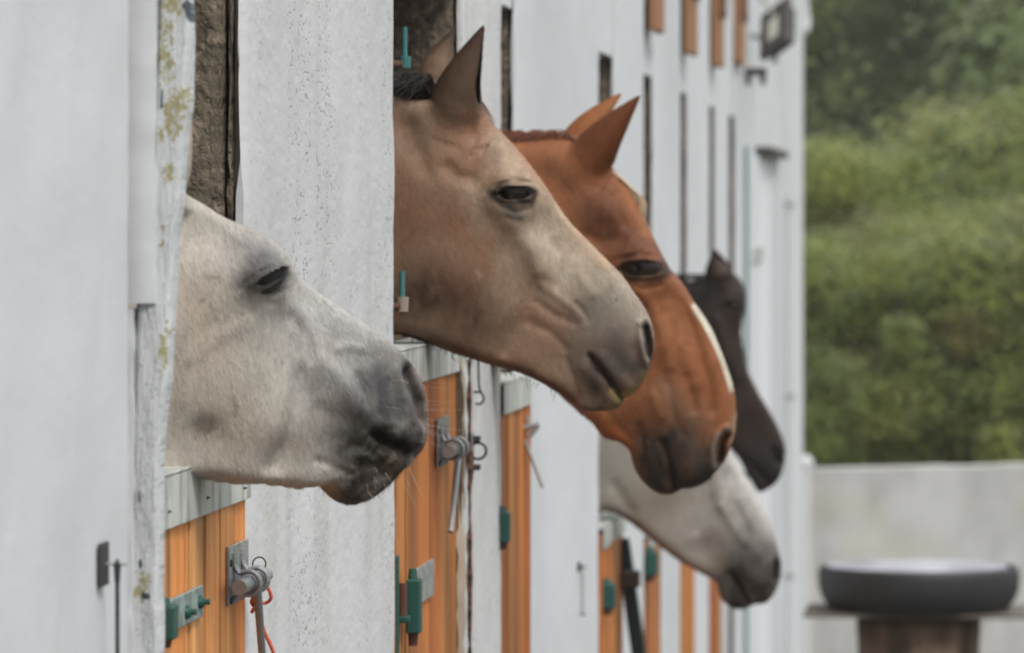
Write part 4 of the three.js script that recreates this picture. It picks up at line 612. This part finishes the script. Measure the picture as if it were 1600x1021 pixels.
// dun brown horse looking straight out
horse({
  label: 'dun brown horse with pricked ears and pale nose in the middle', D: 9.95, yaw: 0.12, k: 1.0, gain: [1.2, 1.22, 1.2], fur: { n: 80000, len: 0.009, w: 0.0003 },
  contour: [[190, 20], [360, 30], [540, 110], [620, 150], [660, 156], [695, 152], [728, 143], [749, 160], [763, 180], [776, 200], [794, 219], [812, 238], [832, 264], [852, 291], [869, 318], [888, 345], [910, 368], [932, 391], [953, 412], [974, 434], [989, 456], [1002, 474], [1014, 496], [1021, 519], [1022, 542], [1018, 562], [1012, 578], [1007, 592], [998, 606], [985, 617], [975, 622], [972, 631], [961, 639], [940, 642], [917, 643], [903, 640], [893, 629], [884, 622], [863, 608], [835, 592], [805, 580], [775, 572], [742, 562], [705, 550], [669, 536], [638, 527], [610, 524], [520, 560], [360, 640], [190, 720]],
  caps: [[800, 300, 0.098], [760, 250, 0.08], [740, 180, 0.06], [700, 300, 0.098], [690, 430, 0.094], [760, 480, 0.08], [820, 540, 0.058], [830, 400, 0.076], [890, 440, 0.060], [930, 500, 0.052], [990, 530, 0.058], [940, 580, 0.050], [930, 630, 0.034], [870, 580, 0.046], [880, 370, 0.05], [640, 300, 0.10], [500, 300, 0.12], [660, 180, 0.075]],
  relief: [
    { p: [[775, 325], [812, 362], [836, 394], [845, 428]], r: 0.020, h: 0.007 }, { p: [[790, 395], [815, 425], [826, 450]], r: 0.024, h: -0.004 },
    { p: [[700, 262], [715, 276], [735, 280]], r: 0.014, h: -0.009 },                                                                            // hollow above the eye
    { p: [[840, 440], [815, 500], [790, 550]], r: 0.014, h: -0.006 }, { p: [[700, 430]], r: 0.09, h: 0.005 },
    { p: [[845, 445], [880, 470], [905, 490], [915, 505]], r: 0.008, h: 0.004 }, { p: [[838, 472], [865, 492], [895, 505]], r: 0.008, h: -0.004 }, { p: [[900, 475], [912, 490], [916, 503]], r: 0.006, h: -0.005 }, { p: [[830, 505], [860, 520], [885, 545]], r: 0.009, h: -0.004 },
    { p: [[880, 400], [905, 430], [925, 460]], r: 0.010, h: 0.003 }, { p: [[862, 380], [895, 420]], r: 0.008, h: -0.003 },
    { p: [[1009, 512], [1014, 532], [1018, 556]], r: 0.0085, h: -0.030, edge: 1 }, { p: [[1001, 506], [1002, 530], [1010, 560], [1015, 572]], r: 0.007, h: 0.010, edge: 1 }, { p: [[1012, 498], [1020, 515]], r: 0.007, h: 0.006, edge: 1 }, { p: [[990, 545], [1000, 575]], r: 0.010, h: -0.004, edge: 1 },
    { p: [[922, 557], [940, 578], [958, 604], [973, 624]], r: 0.0058, h: -0.012, edge: 1 }, { p: [[940, 560], [965, 590], [985, 605]], r: 0.013, h: 0.006, edge: 1 }, { p: [[915, 575], [935, 600], [950, 622]], r: 0.014, h: 0.005, edge: 1 },
    { p: [[884, 560], [898, 600], [905, 625]], r: 0.007, h: -0.003 }, { p: [[778, 292], [800, 280], [828, 286]], r: 0.0045, h: -0.005 }, { p: [[780, 320], [804, 332], [828, 326]], r: 0.005, h: -0.004 }, { p: [[790, 340], [812, 346]], r: 0.006, h: -0.003 }, { p: [[640, 200], [660, 260]], r: 0.02, h: -0.008 }, { p: [[735, 190], [740, 215]], r: 0.010, h: -0.006 },
  ],
  eye: { x: 804, y: 302, rx: 25, ry: 10, box: 2.3, tilt: 0.04, r: 0.027, brow: 0.015, bulge: 0.014, upper: 0.013, lower: 0.005, out: -0.002 },
  mottle: { c: RD(130, 84, 62), s: 0.42 },
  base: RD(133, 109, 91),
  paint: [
    { p: [[620, 330], [640, 400]], r: 0.06, c: RD(108, 80, 62), s: 0.6 }, { p: [[630, 470], [690, 450], [730, 490]], r: 0.06, c: RD(68, 46, 34), s: 0.92 }, { p: [[690, 250]], r: 0.035, c: RD(126, 86, 62), s: 0.5 }, { p: [[715, 275]], r: 0.018, c: RD(104, 70, 50), s: 0.45 },  // dark lower cheek stroke: dun coat colour with some shade painted into it
    { p: [[770, 230], [800, 260], [840, 330], [900, 400]], r: 0.035, c: RD(176, 154, 134), s: 0.75 }, { p: [[850, 370], [900, 430], [960, 450]], r: 0.05, c: RD(178, 164, 148), s: 0.8 }, { p: [[740, 300], [760, 340]], r: 0.03, c: RD(162, 142, 122), s: 0.6 }, { p: [[760, 160], [800, 215], [860, 300]], r: 0.010, c: RD(170, 112, 82), s: 0.4 }, { p: [[870, 322], [950, 412]], r: 0.009, c: RD(196, 164, 132), s: 0.5 },
    { p: [[795, 326], [812, 342]], r: 0.014, c: RD(100, 92, 86), s: 0.85 }, { p: [[765, 310]], r: 0.012, c: RD(112, 98, 86), s: 0.6 }, { p: [[720, 215], [745, 200], [735, 260]], r: 0.035, c: RD(142, 100, 78), s: 0.5 }, { p: [[700, 330], [725, 400]], r: 0.05, c: RD(126, 88, 68), s: 0.5 }, { p: [[632, 270], [640, 350]], r: 0.045, c: RD(124, 86, 65), s: 0.6 }, { p: [[784, 302], [826, 304]], r: 0.019, hard: 0.35, c: RD(46, 39, 36), s: 0.95 }, { p: [[790, 287], [816, 284]], r: 0.006, c: RD(104, 94, 84), s: 0.6 },
    { p: [[960, 480], [1000, 500]], r: 0.04, c: RD(164, 158, 150), s: 0.6 }, { p: [[930, 490], [960, 530]], r: 0.045, c: RD(112, 104, 98), s: 0.75 }, { p: [[950, 560], [990, 580]], r: 0.045, c: RD(64, 58, 54), s: 0.95 }, { p: [[920, 580], [940, 630]], r: 0.035, c: RD(70, 60, 54), s: 0.9 }, { p: [[895, 520], [905, 560]], r: 0.026, c: RD(96, 82, 72), s: 0.6 },
    { p: [[1008, 512], [1018, 560]], r: 0.008, c: RD(26, 23, 22), s: 0.95 }, { p: [[1002, 520], [1012, 572]], r: 0.004, c: RD(150, 142, 134), s: 0.6 }, { p: [[922, 557], [973, 624]], r: 0.006, c: RD(28, 24, 22), s: 0.9 },
    { p: [[978, 617], [998, 605], [1008, 590]], r: 0.008, c: RD(142, 122, 60), s: 0.85 }, { p: [[958, 612], [968, 632], [945, 640]], r: 0.007, c: RD(136, 116, 70), s: 0.7 },
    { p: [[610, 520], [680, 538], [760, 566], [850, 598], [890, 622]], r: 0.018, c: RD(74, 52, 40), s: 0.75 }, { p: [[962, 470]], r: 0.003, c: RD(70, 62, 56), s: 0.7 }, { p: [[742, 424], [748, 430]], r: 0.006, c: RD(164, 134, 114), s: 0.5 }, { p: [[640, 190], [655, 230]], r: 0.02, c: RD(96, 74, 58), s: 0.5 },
  ],
  ears: [
    { base: [704, 196], tip: [757, 38], zb: 0.036, zt: 0.075, w: 0.053, open: [0.85, -0.2, 0.15], c: RD(88, 66, 51), inside: RD(40, 30, 25), rimc: RD(50, 36, 29), tipc: RD(66, 44, 35), curl: 0.004, depth: 1.0, wrap: 1.9 },
    { base: [672, 185], tip: [712, 42], zb: -0.04, zt: -0.085, w: 0.042, open: [0.75, -0.2, -0.5], c: RD(108, 84, 67), inside: RD(96, 76, 62), tipc: RD(48, 34, 27), curl: 0.015 }],
  neck: { from: [-0.5, 1.6, 0.2], s: 1.05 },
  extra(H) {
    seed = 99; const s = []; for (let k = 0; k < 420; k++) { const x = rr(560, 690), y = 152 - Math.max(0, 620 - x) * 0.45, z = rr(-0.025, 0.03), a = H.plane(x, y + 3, z), b = H.plane(x - rr(4, 24), y - rr(8, 34), z + 0.01), c = H.plane(x - rr(30, 80), y - rr(-16, 26), z + 0.03); s.push([H.world(a[0], a[1], z), H.world(b[0], b[1] + 0.006, z + 0.03 * rnd()), H.world(c[0], c[1], z + 0.03 + 0.08 * rnd())]); }
    put('mane', hair(s, 0.0016, 4), hairMat(RD(40, 32, 28)), H.t); H.t.children.at(-1).userData.kind = 'stuff';
    const f = []; for (let k = 0; k < 90; k++) { const z = rr(-0.03, 0.03), x = rr(715, 735), y = rr(140, 152), l = rr(10, 48), a = H.plane(x, y, z), b = H.plane(x + l * 0.45, y + l * 0.45 - 3, z), c = H.plane(x + l, y + l * 1.15 - 2, z); f.push([H.world(a[0], a[1], z), H.world(b[0], b[1] + 0.003, z), H.world(c[0], c[1] + 0.001, z)]); }
    put('forelock', hair(f, 0.0009, 3), hairMat(RD(110, 76, 58)), H.t); H.t.children.at(-1).userData.kind = 'stuff';
    const w = []; for (let k = 0; k < 60; k++) { const t = rnd(), x = lerp(640, 900, t), y = lerp(529, 626, t ** 1.05) - 4, z = rr(-0.04, 0.04), a = H.plane(x, y, z), l = rr(5, 22), b = H.plane(x + rr(-3, 4), y + l * 0.6, z), c = H.plane(x + rr(-4, 8), y + l, z); w.push([H.world(a[0], a[1], z), H.world(b[0], b[1], z), H.world(c[0], c[1], z)]); }
    put('chin_hair', hair(w, 0.0006, 3), hairMat(RD(60, 44, 36)), H.t); H.t.children.at(-1).userData.kind = 'stuff';
  },
});
// chestnut horse with white blaze
horse({
  label: 'chestnut horse with white blaze and pricked ears behind the dun horse', D: 11.35, yaw: 0.0, k: 0.95, gain: [0.94, 0.91, 0.8], fur: { n: 60000, len: 0.010, w: 0.0004 },
  contour: [[460, 250], [600, 230], [700, 222], [790, 222], [830, 220], [862, 217], [895, 220], [930, 240], [952, 258], [970, 278], [986, 298], [1000, 325], [1013, 354], [1026, 384], [1045, 418], [1066, 443], [1084, 472], [1099, 494], [1113, 518], [1125, 546], [1136, 575], [1144, 600], [1149, 628], [1150, 655], [1147, 680], [1140, 702], [1132, 720], [1119, 736], [1107, 750], [1093, 759], [1077, 763], [1064, 764], [1053, 771], [1040, 773], [1025, 769], [1009, 757], [996, 740], [989, 722], [984, 704], [968, 691], [944, 684], [926, 662], [905, 645], [880, 622], [850, 596], [818, 575], [780, 570], [700, 610], [600, 690], [460, 780]],
  caps: [[1000, 420, 0.104], [940, 340, 0.098], [890, 280, 0.085], [900, 430, 0.104], [880, 540, 0.095], [940, 620, 0.07], [1020, 520, 0.08], [1060, 600, 0.066], [1090, 500, 0.05], [1110, 640, 0.062], [1125, 700, 0.062], [1060, 720, 0.056], [1030, 755, 0.036], [990, 690, 0.046], [780, 350, 0.12], [680, 420, 0.13], [960, 260, 0.06]],
  relief: [
    { p: [[985, 440], [1020, 480], [1040, 530], [1046, 570]], r: 0.016, h: 0.009 }, { p: [[1068, 470], [1085, 530], [1105, 590], [1112, 640]], r: 0.013, h: -0.006 }, { p: [[1045, 480], [1065, 540], [1085, 600]], r: 0.016, h: 0.006 },
    { p: [[935, 295], [960, 310], [975, 350]], r: 0.010, h: -0.005 }, { p: [[920, 370], [940, 380], [965, 376]], r: 0.016, h: -0.008 }, { p: [[950, 330]], r: 0.03, h: 0.008 },
    { p: [[1045, 600], [1050, 640], [1065, 680]], r: 0.010, h: -0.004 }, { p: [[1020, 620], [1030, 650]], r: 0.012, h: 0.004 }, { p: [[1075, 590], [1085, 640]], r: 0.012, h: -0.005 },
    { p: [[1134, 682], [1127, 698], [1124, 716], [1126, 726]], r: 0.0105, h: -0.034, edge: 1 }, { p: [[1138, 668], [1121, 680], [1114, 702], [1118, 728]], r: 0.0075, h: 0.010, edge: 1 },
    { p: [[1035, 690], [1045, 720], [1052, 748], [1056, 766]], r: 0.0065, h: -0.013, edge: 1 }, { p: [[1075, 700], [1085, 745]], r: 0.018, h: 0.006, edge: 1 }, { p: [[1010, 700], [1020, 735], [1035, 760]], r: 0.015, h: 0.006, edge: 1 }, { p: [[998, 665], [1004, 700]], r: 0.008, h: -0.005 }, { p: [[975, 405], [1000, 394], [1030, 402]], r: 0.005, h: -0.005 }, { p: [[978, 440], [1004, 452], [1032, 446]], r: 0.006, h: -0.004 }, { p: [[930, 610], [960, 660], [985, 690]], r: 0.012, h: -0.004 },
  ],
  eye: { x: 1004, y: 420, rx: 31, ry: 11.5, box: 2.3, tilt: 0.0, r: 0.036, brow: 0.017, bulge: 0.015, upper: 0.014, lower: 0.006, out: -0.003 },
  mottle: { c: RD(126, 74, 46), s: 0.35 },
  base: RD(152, 98, 68),
  paint: [
    { p: [[930, 330], [960, 370], [990, 380]], r: 0.05, c: RD(98, 60, 42), s: 0.95 }, { p: [[880, 400], [900, 470]], r: 0.07, c: RD(118, 74, 48), s: 0.7 }, { p: [[1040, 500], [1060, 580]], r: 0.035, c: RD(168, 112, 78), s: 0.6 }, { p: [[1090, 560], [1110, 620]], r: 0.03, c: RD(150, 92, 60), s: 0.6 },
    { p: [[982, 420], [1028, 424]], r: 0.024, hard: 0.4, c: RD(50, 37, 31), s: 0.95 }, { p: [[970, 412]], r: 0.018, c: RD(92, 58, 36), s: 0.6 }, { p: [[1008, 440]], r: 0.008, c: RD(110, 92, 78), s: 0.5 },
    { p: [[1086, 478], [1110, 514], [1126, 550]], r: 0.010, c: RD(214, 211, 203), s: 1.0, hard: 0.8, mid: 0.045 }, { p: [[1124, 546], [1142, 598]], r: 0.015, c: RD(214, 211, 203), s: 1.0, hard: 0.8, mid: 0.045 }, { p: [[1010, 330], [1016, 350]], r: 0.010, c: RD(196, 170, 140), s: 0.7 },
    { p: [[1040, 610], [1075, 650]], r: 0.03, c: RD(142, 112, 92), s: 0.7 }, { p: [[1060, 690], [1095, 725]], r: 0.055, c: RD(78, 68, 62), s: 1 }, { p: [[1015, 690], [1025, 735], [1045, 764]], r: 0.05, c: RD(34, 29, 26), s: 1 }, { p: [[1050, 690], [1056, 764]], r: 0.02, c: RD(34, 28, 26), s: 0.8 }, { p: [[1075, 752], [1110, 738]], r: 0.03, c: RD(50, 43, 38), s: 0.95 },
    { p: [[1134, 684], [1124, 718]], r: 0.009, c: RD(24, 20, 19), s: 0.95 }, { p: [[1140, 668], [1120, 680], [1113, 706], [1118, 730]], r: 0.006, c: RD(140, 134, 128), s: 0.75 }, { p: [[1152, 655], [1152, 690]], r: 0.012, c: RD(196, 172, 150), s: 0.7 },
    { p: [[930, 660], [980, 696]], r: 0.022, c: RD(136, 70, 26), s: 0.7 }, { p: [[860, 262], [895, 285]], r: 0.02, c: RD(92, 58, 36), s: 0.5 }, { p: [[985, 300], [1015, 370]], r: 0.012, c: RD(178, 116, 74), s: 0.6 },
  ],
  ears: [
    { base: [905, 272], tip: [1001, 148], zb: 0.036, zt: 0.07, w: 0.051, cut: 0.8, open: [0.75, -0.55, 0.0], c: RD(106, 58, 30), inside: RD(70, 38, 20), rimc: RD(110, 60, 28), curl: 0.003, depth: 1.0, wrap: 1.9 },
    { base: [890, 262], tip: [972, 145], zb: -0.04, zt: -0.08, w: 0.048, open: [0.75, -0.5, -0.2], c: RD(150, 94, 58), inside: RD(130, 82, 52), curl: 0.012 }],
  neck: { from: [-0.45, 1.5, 0.2], s: 1.1 },
  extra(H) {
    seed = 199; const s = []; for (let k = 0; k < 260; k++) { const x = rr(700, 900), z = rr(-0.03, 0.035), y = 217 + rr(-2, 5), a = H.plane(x, y, z), b = H.plane(x - rr(10, 34), y - rr(2, 14), z + 0.01), c = H.plane(x - rr(30, 70), y + rr(6, 26), z + 0.03); s.push([H.world(a[0], a[1], z), H.world(b[0], b[1], z), H.world(c[0], c[1], z + 0.04 * rnd())]); }
    put('mane', hair(s, 0.0018, 4), hairMat(RD(116, 66, 40)), H.t); H.t.children.at(-1).userData.kind = 'stuff';
    const f = []; for (let k = 0; k < 300; k++) { const z = rr(-0.035, 0.035), t = rnd(), x = lerp(950, 985, t), y = lerp(262, 295, t), l = rr(14, 55), a = H.plane(x, y, z), b = H.plane(x + l * 0.52, y + l * 0.5, z), c = H.plane(x + l * 0.5, y + l * 1.15, z); f.push([H.world(a[0], a[1], z), H.world(b[0], b[1] + 0.004, z), H.world(c[0], c[1], z)]); }
    put('forelock', hair(f, 0.0014, 3), hairMat(RD(214, 190, 160)), H.t); H.t.children.at(-1).userData.kind = 'stuff';
  },
});
// far grey horse reaching down
horse({
  label: 'far grey horse stretching its head low below the chestnut', D: 15.6, yaw: 0.08, k: 0.95, gain: [0.63, 0.60, 0.57], cell: 0.005,
  contour: [[780, 500], [880, 540], [960, 560], [1020, 575], [1060, 592], [1092, 622], [1120, 664], [1143, 705], [1159, 735], [1179, 770], [1195, 803], [1208, 835], [1216, 861], [1221, 886], [1218, 908], [1210, 927], [1199, 941], [1186, 944], [1175, 946], [1164, 952], [1150, 952], [1134, 944], [1125, 930], [1119, 910], [1094, 895], [1065, 879], [1039, 860], [1007, 834], [978, 812], [955, 801], [925, 806], [860, 850], [780, 900]],
  caps: [[1090, 680, 0.1], [1040, 640, 0.1], [1020, 740, 0.095], [1080, 820, 0.065], [1130, 780, 0.062], [1170, 820, 0.05], [1190, 890, 0.056], [1150, 930, 0.04], [1110, 870, 0.046], [900, 680, 0.13]],
  relief: [
    { p: [[1095, 700], [1120, 750], [1130, 790]], r: 0.02, h: 0.008 }, { p: [[1110, 780], [1090, 830]], r: 0.014, h: -0.006 }, { p: [[1125, 790], [1150, 830], [1165, 850]], r: 0.012, h: 0.006 }, { p: [[1150, 790], [1170, 830]], r: 0.012, h: -0.006 },
    { p: [[1214, 880], [1211, 905]], r: 0.009, h: -0.03, edge: 1 }, { p: [[1204, 878], [1202, 912]], r: 0.008, h: 0.008, edge: 1 }, { p: [[1140, 895], [1155, 920], [1170, 946]], r: 0.008, h: -0.012, edge: 1 }, { p: [[960, 760], [985, 800]], r: 0.02, h: -0.008 },
  ],
  eye: { x: 1092, y: 690, rx: 22, ry: 11, tilt: -0.1, r: 0.022 },
  base: RD(196, 192, 186),
  paint: [
    { p: [[1040, 760], [1000, 800]], r: 0.08, c: RD(192, 180, 164), s: 0.6 }, { p: [[1140, 720], [1160, 760], [1190, 825]], r: 0.05, c: RD(246, 246, 247), s: 0.95 }, { p: [[1165, 860], [1200, 880]], r: 0.075, c: RD(104, 102, 103), s: 0.95 }, { p: [[1160, 905], [1190, 925]], r: 0.06, c: RD(66, 60, 57), s: 1 }, { p: [[1140, 900], [1155, 940]], r: 0.055, c: RD(40, 35, 31), s: 1 }, { p: [[1214, 880], [1210, 908]], r: 0.012, c: RD(26, 23, 23), s: 0.9 }, { p: [[1165, 830]], r: 0.025, c: RD(130, 128, 126), s: 0.5 }, { p: [[1108, 840], [1125, 880]], r: 0.03, c: RD(140, 122, 106), s: 0.5 },
    { p: [[945, 795], [1000, 826], [1060, 872], [1110, 900]], r: 0.018, c: RD(150, 122, 104), s: 0.6 },
  ],
  neck: { from: [-0.38, 1.0, 0.2], s: 0.85 },
});
// dark bay pony at the back
horse({
  label: 'dark brown horse, farthest back, with small ear and black muzzle', D: 17.9, yaw: 0.1, k: 0.9, cell: 0.005,
  contour: [[840, 470], [960, 440], [1040, 435], [1080, 440], [1112, 430], [1128, 424], [1146, 428], [1158, 440], [1164, 460], [1164, 480], [1160, 500], [1158, 520], [1161, 545], [1168, 578], [1184, 612], [1201, 641], [1216, 669], [1226, 696], [1226, 718], [1221, 740], [1214, 753], [1200, 764], [1186, 769], [1172, 748], [1157, 720], [1135, 690], [1112, 655], [1090, 628], [1065, 612], [1030, 640], [960, 690], [840, 740]],
  caps: [[1140, 480, 0.09], [1120, 540, 0.09], [1090, 580, 0.08], [1160, 620, 0.06], [1180, 680, 0.05], [1205, 720, 0.055], [1185, 755, 0.036], [1040, 520, 0.12]],
  relief: [{ p: [[1120, 500], [1140, 560], [1150, 590]], r: 0.02, h: 0.010 }, { p: [[1212, 705], [1216, 722]], r: 0.012, h: -0.02, edge: 1 }, { p: [[1170, 720], [1190, 745], [1203, 762]], r: 0.008, h: -0.010, edge: 1 }, { p: [[1125, 440], [1112, 470]], r: 0.02, h: -0.008 }],
  eye: { x: 1148, y: 480, rx: 16, ry: 9, tilt: -0.3, r: 0.022 },
  base: RD(52, 41, 37),
  paint: [{ p: [[1190, 720], [1210, 740]], r: 0.06, c: RD(40, 38, 40), s: 0.8 }, { p: [[1180, 640]], r: 0.04, c: RD(50, 36, 33), s: 0.5 }, { p: [[1214, 715]], r: 0.016, c: RD(20, 18, 18), s: 0.8 }],
  ears: [{ base: [1128, 440], tip: [1117, 388], zb: 0.045, zt: 0.06, w: 0.05, open: [0.5, 0.1, 0.6], c: RD(60, 46, 40), inside: RD(40, 32, 30) }, { base: [1122, 438], tip: [1128, 398], zb: -0.045, zt: -0.07, w: 0.045, open: [0.4, 0.1, -0.8], c: RD(70, 56, 52), inside: RD(50, 40, 38) }],
  neck: { from: [-0.45, 1.35, 0.2], s: 0.9, c: RD(40, 34, 34) },
  extra(H) { seed = 299; const s = []; for (let k = 0; k < 160; k++) { const x = rr(1050, 1130), z = rr(-0.03, 0.03), y = 432, a = H.plane(x, y, z), b = H.plane(x - rr(6, 14), y - 2, z + 0.03), c = H.plane(x - rr(8, 26), y + rr(20, 70), z + 0.08); s.push([H.world(a[0], a[1], z), H.world(b[0], b[1], z + 0.05), H.world(c[0], c[1], 0.11)]); } put('mane', hair(s, 0.0022, 4), hairMat(RD(24, 20, 20)), H.t); H.t.children.at(-1).userData.kind = 'stuff'; },
});
// ---------------------------------------------------------------- bushes behind the wall and wooded slope
function leafCrown(n, R, leaf, cols, blobs, sd) {   // many small leaf faces on the shells of clumps; colours vary leaf by leaf and clump by clump
  seed = sd; const pos = [], nor = [], col = [], centres = [];
  for (let k = 0; k < blobs; k++) { const th = rnd() * 6.283, y = rr(-0.75, 0.95), q = Math.sqrt(1 - y * y * 0.8) * Math.sqrt(rnd()); centres.push([q * Math.cos(th) * R[0], y * R[1], q * Math.sin(th) * R[2], rr(0.2, 0.5) * Math.min(...R), cols[Math.floor(rnd() * cols.length)]]); }
  const v = V(0, 0, 0), a = V(0, 0, 0), b = V(0, 0, 0);
  for (let k = 0; k < n; k++) {
    const c = centres[Math.floor(rnd() * blobs)]; v.set(rr(-1, 1), rr(-1, 1), rr(-1, 1)).normalize();
    const r = c[3] * (0.55 + 0.55 * rnd()), p = V(c[0] + v.x * r, c[1] + v.y * r * 0.85, c[2] + v.z * r);
    const up = V(v.x * 0.8 + rr(-0.5, 0.5), v.y * 0.5 + 0.75, v.z * 0.8 + rr(-0.5, 0.5)).normalize(); a.set(rr(-1, 1), rr(-1, 1), rr(-1, 1)); a.addScaledVector(up, -a.dot(up)).normalize(); b.crossVectors(up, a).normalize(); const L = leaf * rr(0.6, 1.3), W = L * 0.33;
    const q = [p.clone().addScaledVector(a, -L), p.clone().addScaledVector(b, W), p.clone().addScaledVector(a, L), p.clone().addScaledVector(b, -W)];
    const nn = a.clone().cross(b).normalize(), t = rr(0.75, 1.3), cc = c[4];
    for (const i of [0, 2, 1, 0, 3, 2]) { pos.push(q[i].x, q[i].y, q[i].z); nor.push(nn.x, nn.y, nn.z); col.push(cc[0] * t, cc[1] * t, cc[2] * t); }
  }
  const g = new THREE.BufferGeometry(); g.setAttribute('position', new THREE.Float32BufferAttribute(pos, 3)); g.setAttribute('normal', new THREE.Float32BufferAttribute(nor, 3)); g.setAttribute('color', new THREE.Float32BufferAttribute(col, 3)); return g;
}
const leafMat = new THREE.MeshPhysicalMaterial({ vertexColors: true, roughness: 0.85, transmission: 0.45, thickness: 0, side: THREE.DoubleSide });
const bushCols = [[0.20, 0.235, 0.018], [0.165, 0.21, 0.016], [0.22, 0.235, 0.022], [0.12, 0.165, 0.016], [0.20, 0.165, 0.028]], darkCols = [[0.13, 0.185, 0.035], [0.14, 0.195, 0.04], [0.115, 0.17, 0.035], [0.16, 0.20, 0.04]];
const crowns = [leafCrown(50000, [1.5, 1.6, 1.3], 0.034, bushCols, 70, 11), leafCrown(50000, [1.7, 1.4, 1.4], 0.034, bushCols, 70, 23)], woods = [leafCrown(22000, [2.6, 4.2, 2.6], 0.11, darkCols, 80, 37), leafCrown(22000, [3.2, 3.6, 3.0], 0.11, darkCols, 80, 41)];
function limbs(h, r, sd) { seed = sd; const g = [rod(V(0, -h, 0), V(0.05, -h * 0.2, 0), r, r * 0.7, 8)]; for (let k = 0; k < 9; k++) { const a = rnd() * 6.28, y = rr(-0.6, 0.1) * h; g.push(rod(V(0, y, 0), V(Math.cos(a) * h * rr(0.25, 0.55), y + h * rr(0.3, 0.8), Math.sin(a) * h * rr(0.25, 0.55)), r * 0.5, r * 0.12, 6)); } return join(g); }
const bushLimbs = limbs(1.9, 0.05, 51), treeLimbs = limbs(5.5, 0.16, 53);
let bk = 0;
function plant(name, x, y, D, s, crown, limb, label, cat, group, turn) { const t = thing(name, label, cat, [x, y, -D], group); t.scale.setScalar(s); t.rotation.y = turn; part('trunk', limb, M.trunk, t); part('crown', crown, leafMat, t); return t; }
// picture position of each crown's middle, distance, size
const bushAt = [[1285, 640, 41, 0.75, 'low leafy green bush at the stable corner just above the yard wall'], [1400, 600, 42, 0.85, 'mid green bush left of centre above the yard wall'], [1520, 610, 41.5, 0.85, 'brownish green bush above the black tub'], [1640, 600, 42, 0.9, 'green bush cut by the right edge of the picture, above the wall'], [1330, 540, 45, 1.0, 'yellow green bush halfway up beside the stable corner'], [1470, 520, 46, 1.05, 'bright yellow green bush in the middle of the thicket'], [1610, 470, 46, 1.1, 'tall yellow green bush at the right edge of the thicket'], [1560, 430, 49, 1.0, 'yellow green bush top under the dark wooded slope']];
bushAt.forEach(([x, y, D, s, label], k) => { const p = at(x, y, D); plant('bush', p.x, p.y, D, s, crowns[k % 2], bushLimbs, label, 'bush', 'bushes behind the yard wall', k * 1.3); });
const treeAt = [[1290, 190, 74, 'dark green tree close to the stable corner on the slope'], [1400, 110, 80, 'dark green tree on the slope left of the gap'], [1500, 150, 78, 'dark green tree on the slope above the bright bush'], [1610, 90, 82, 'dark green tree at the right edge of the slope'], [1330, -20, 96, 'blue green tree at the top of the slope by the roof corner'], [1450, -40, 104, 'blue green tree at the top of the slope, middle of the gap'], [1570, -30, 100, 'blue green tree at the top right corner of the picture'], [1240, 60, 92, 'blue green tree half hidden behind the stable corner'], [1680, 200, 72, 'dark green tree just outside the right edge of the slope']];
treeAt.forEach(([x, y, D, label], k) => { const p = at(x, y, D); plant('slope_tree', p.x, p.y, D, 0.85 + 0.1 * (k % 3), woods[k % 2], treeLimbs, label, 'tree', 'trees on the wooded slope', k * 2.1); });

renderer.render(scene, camera);
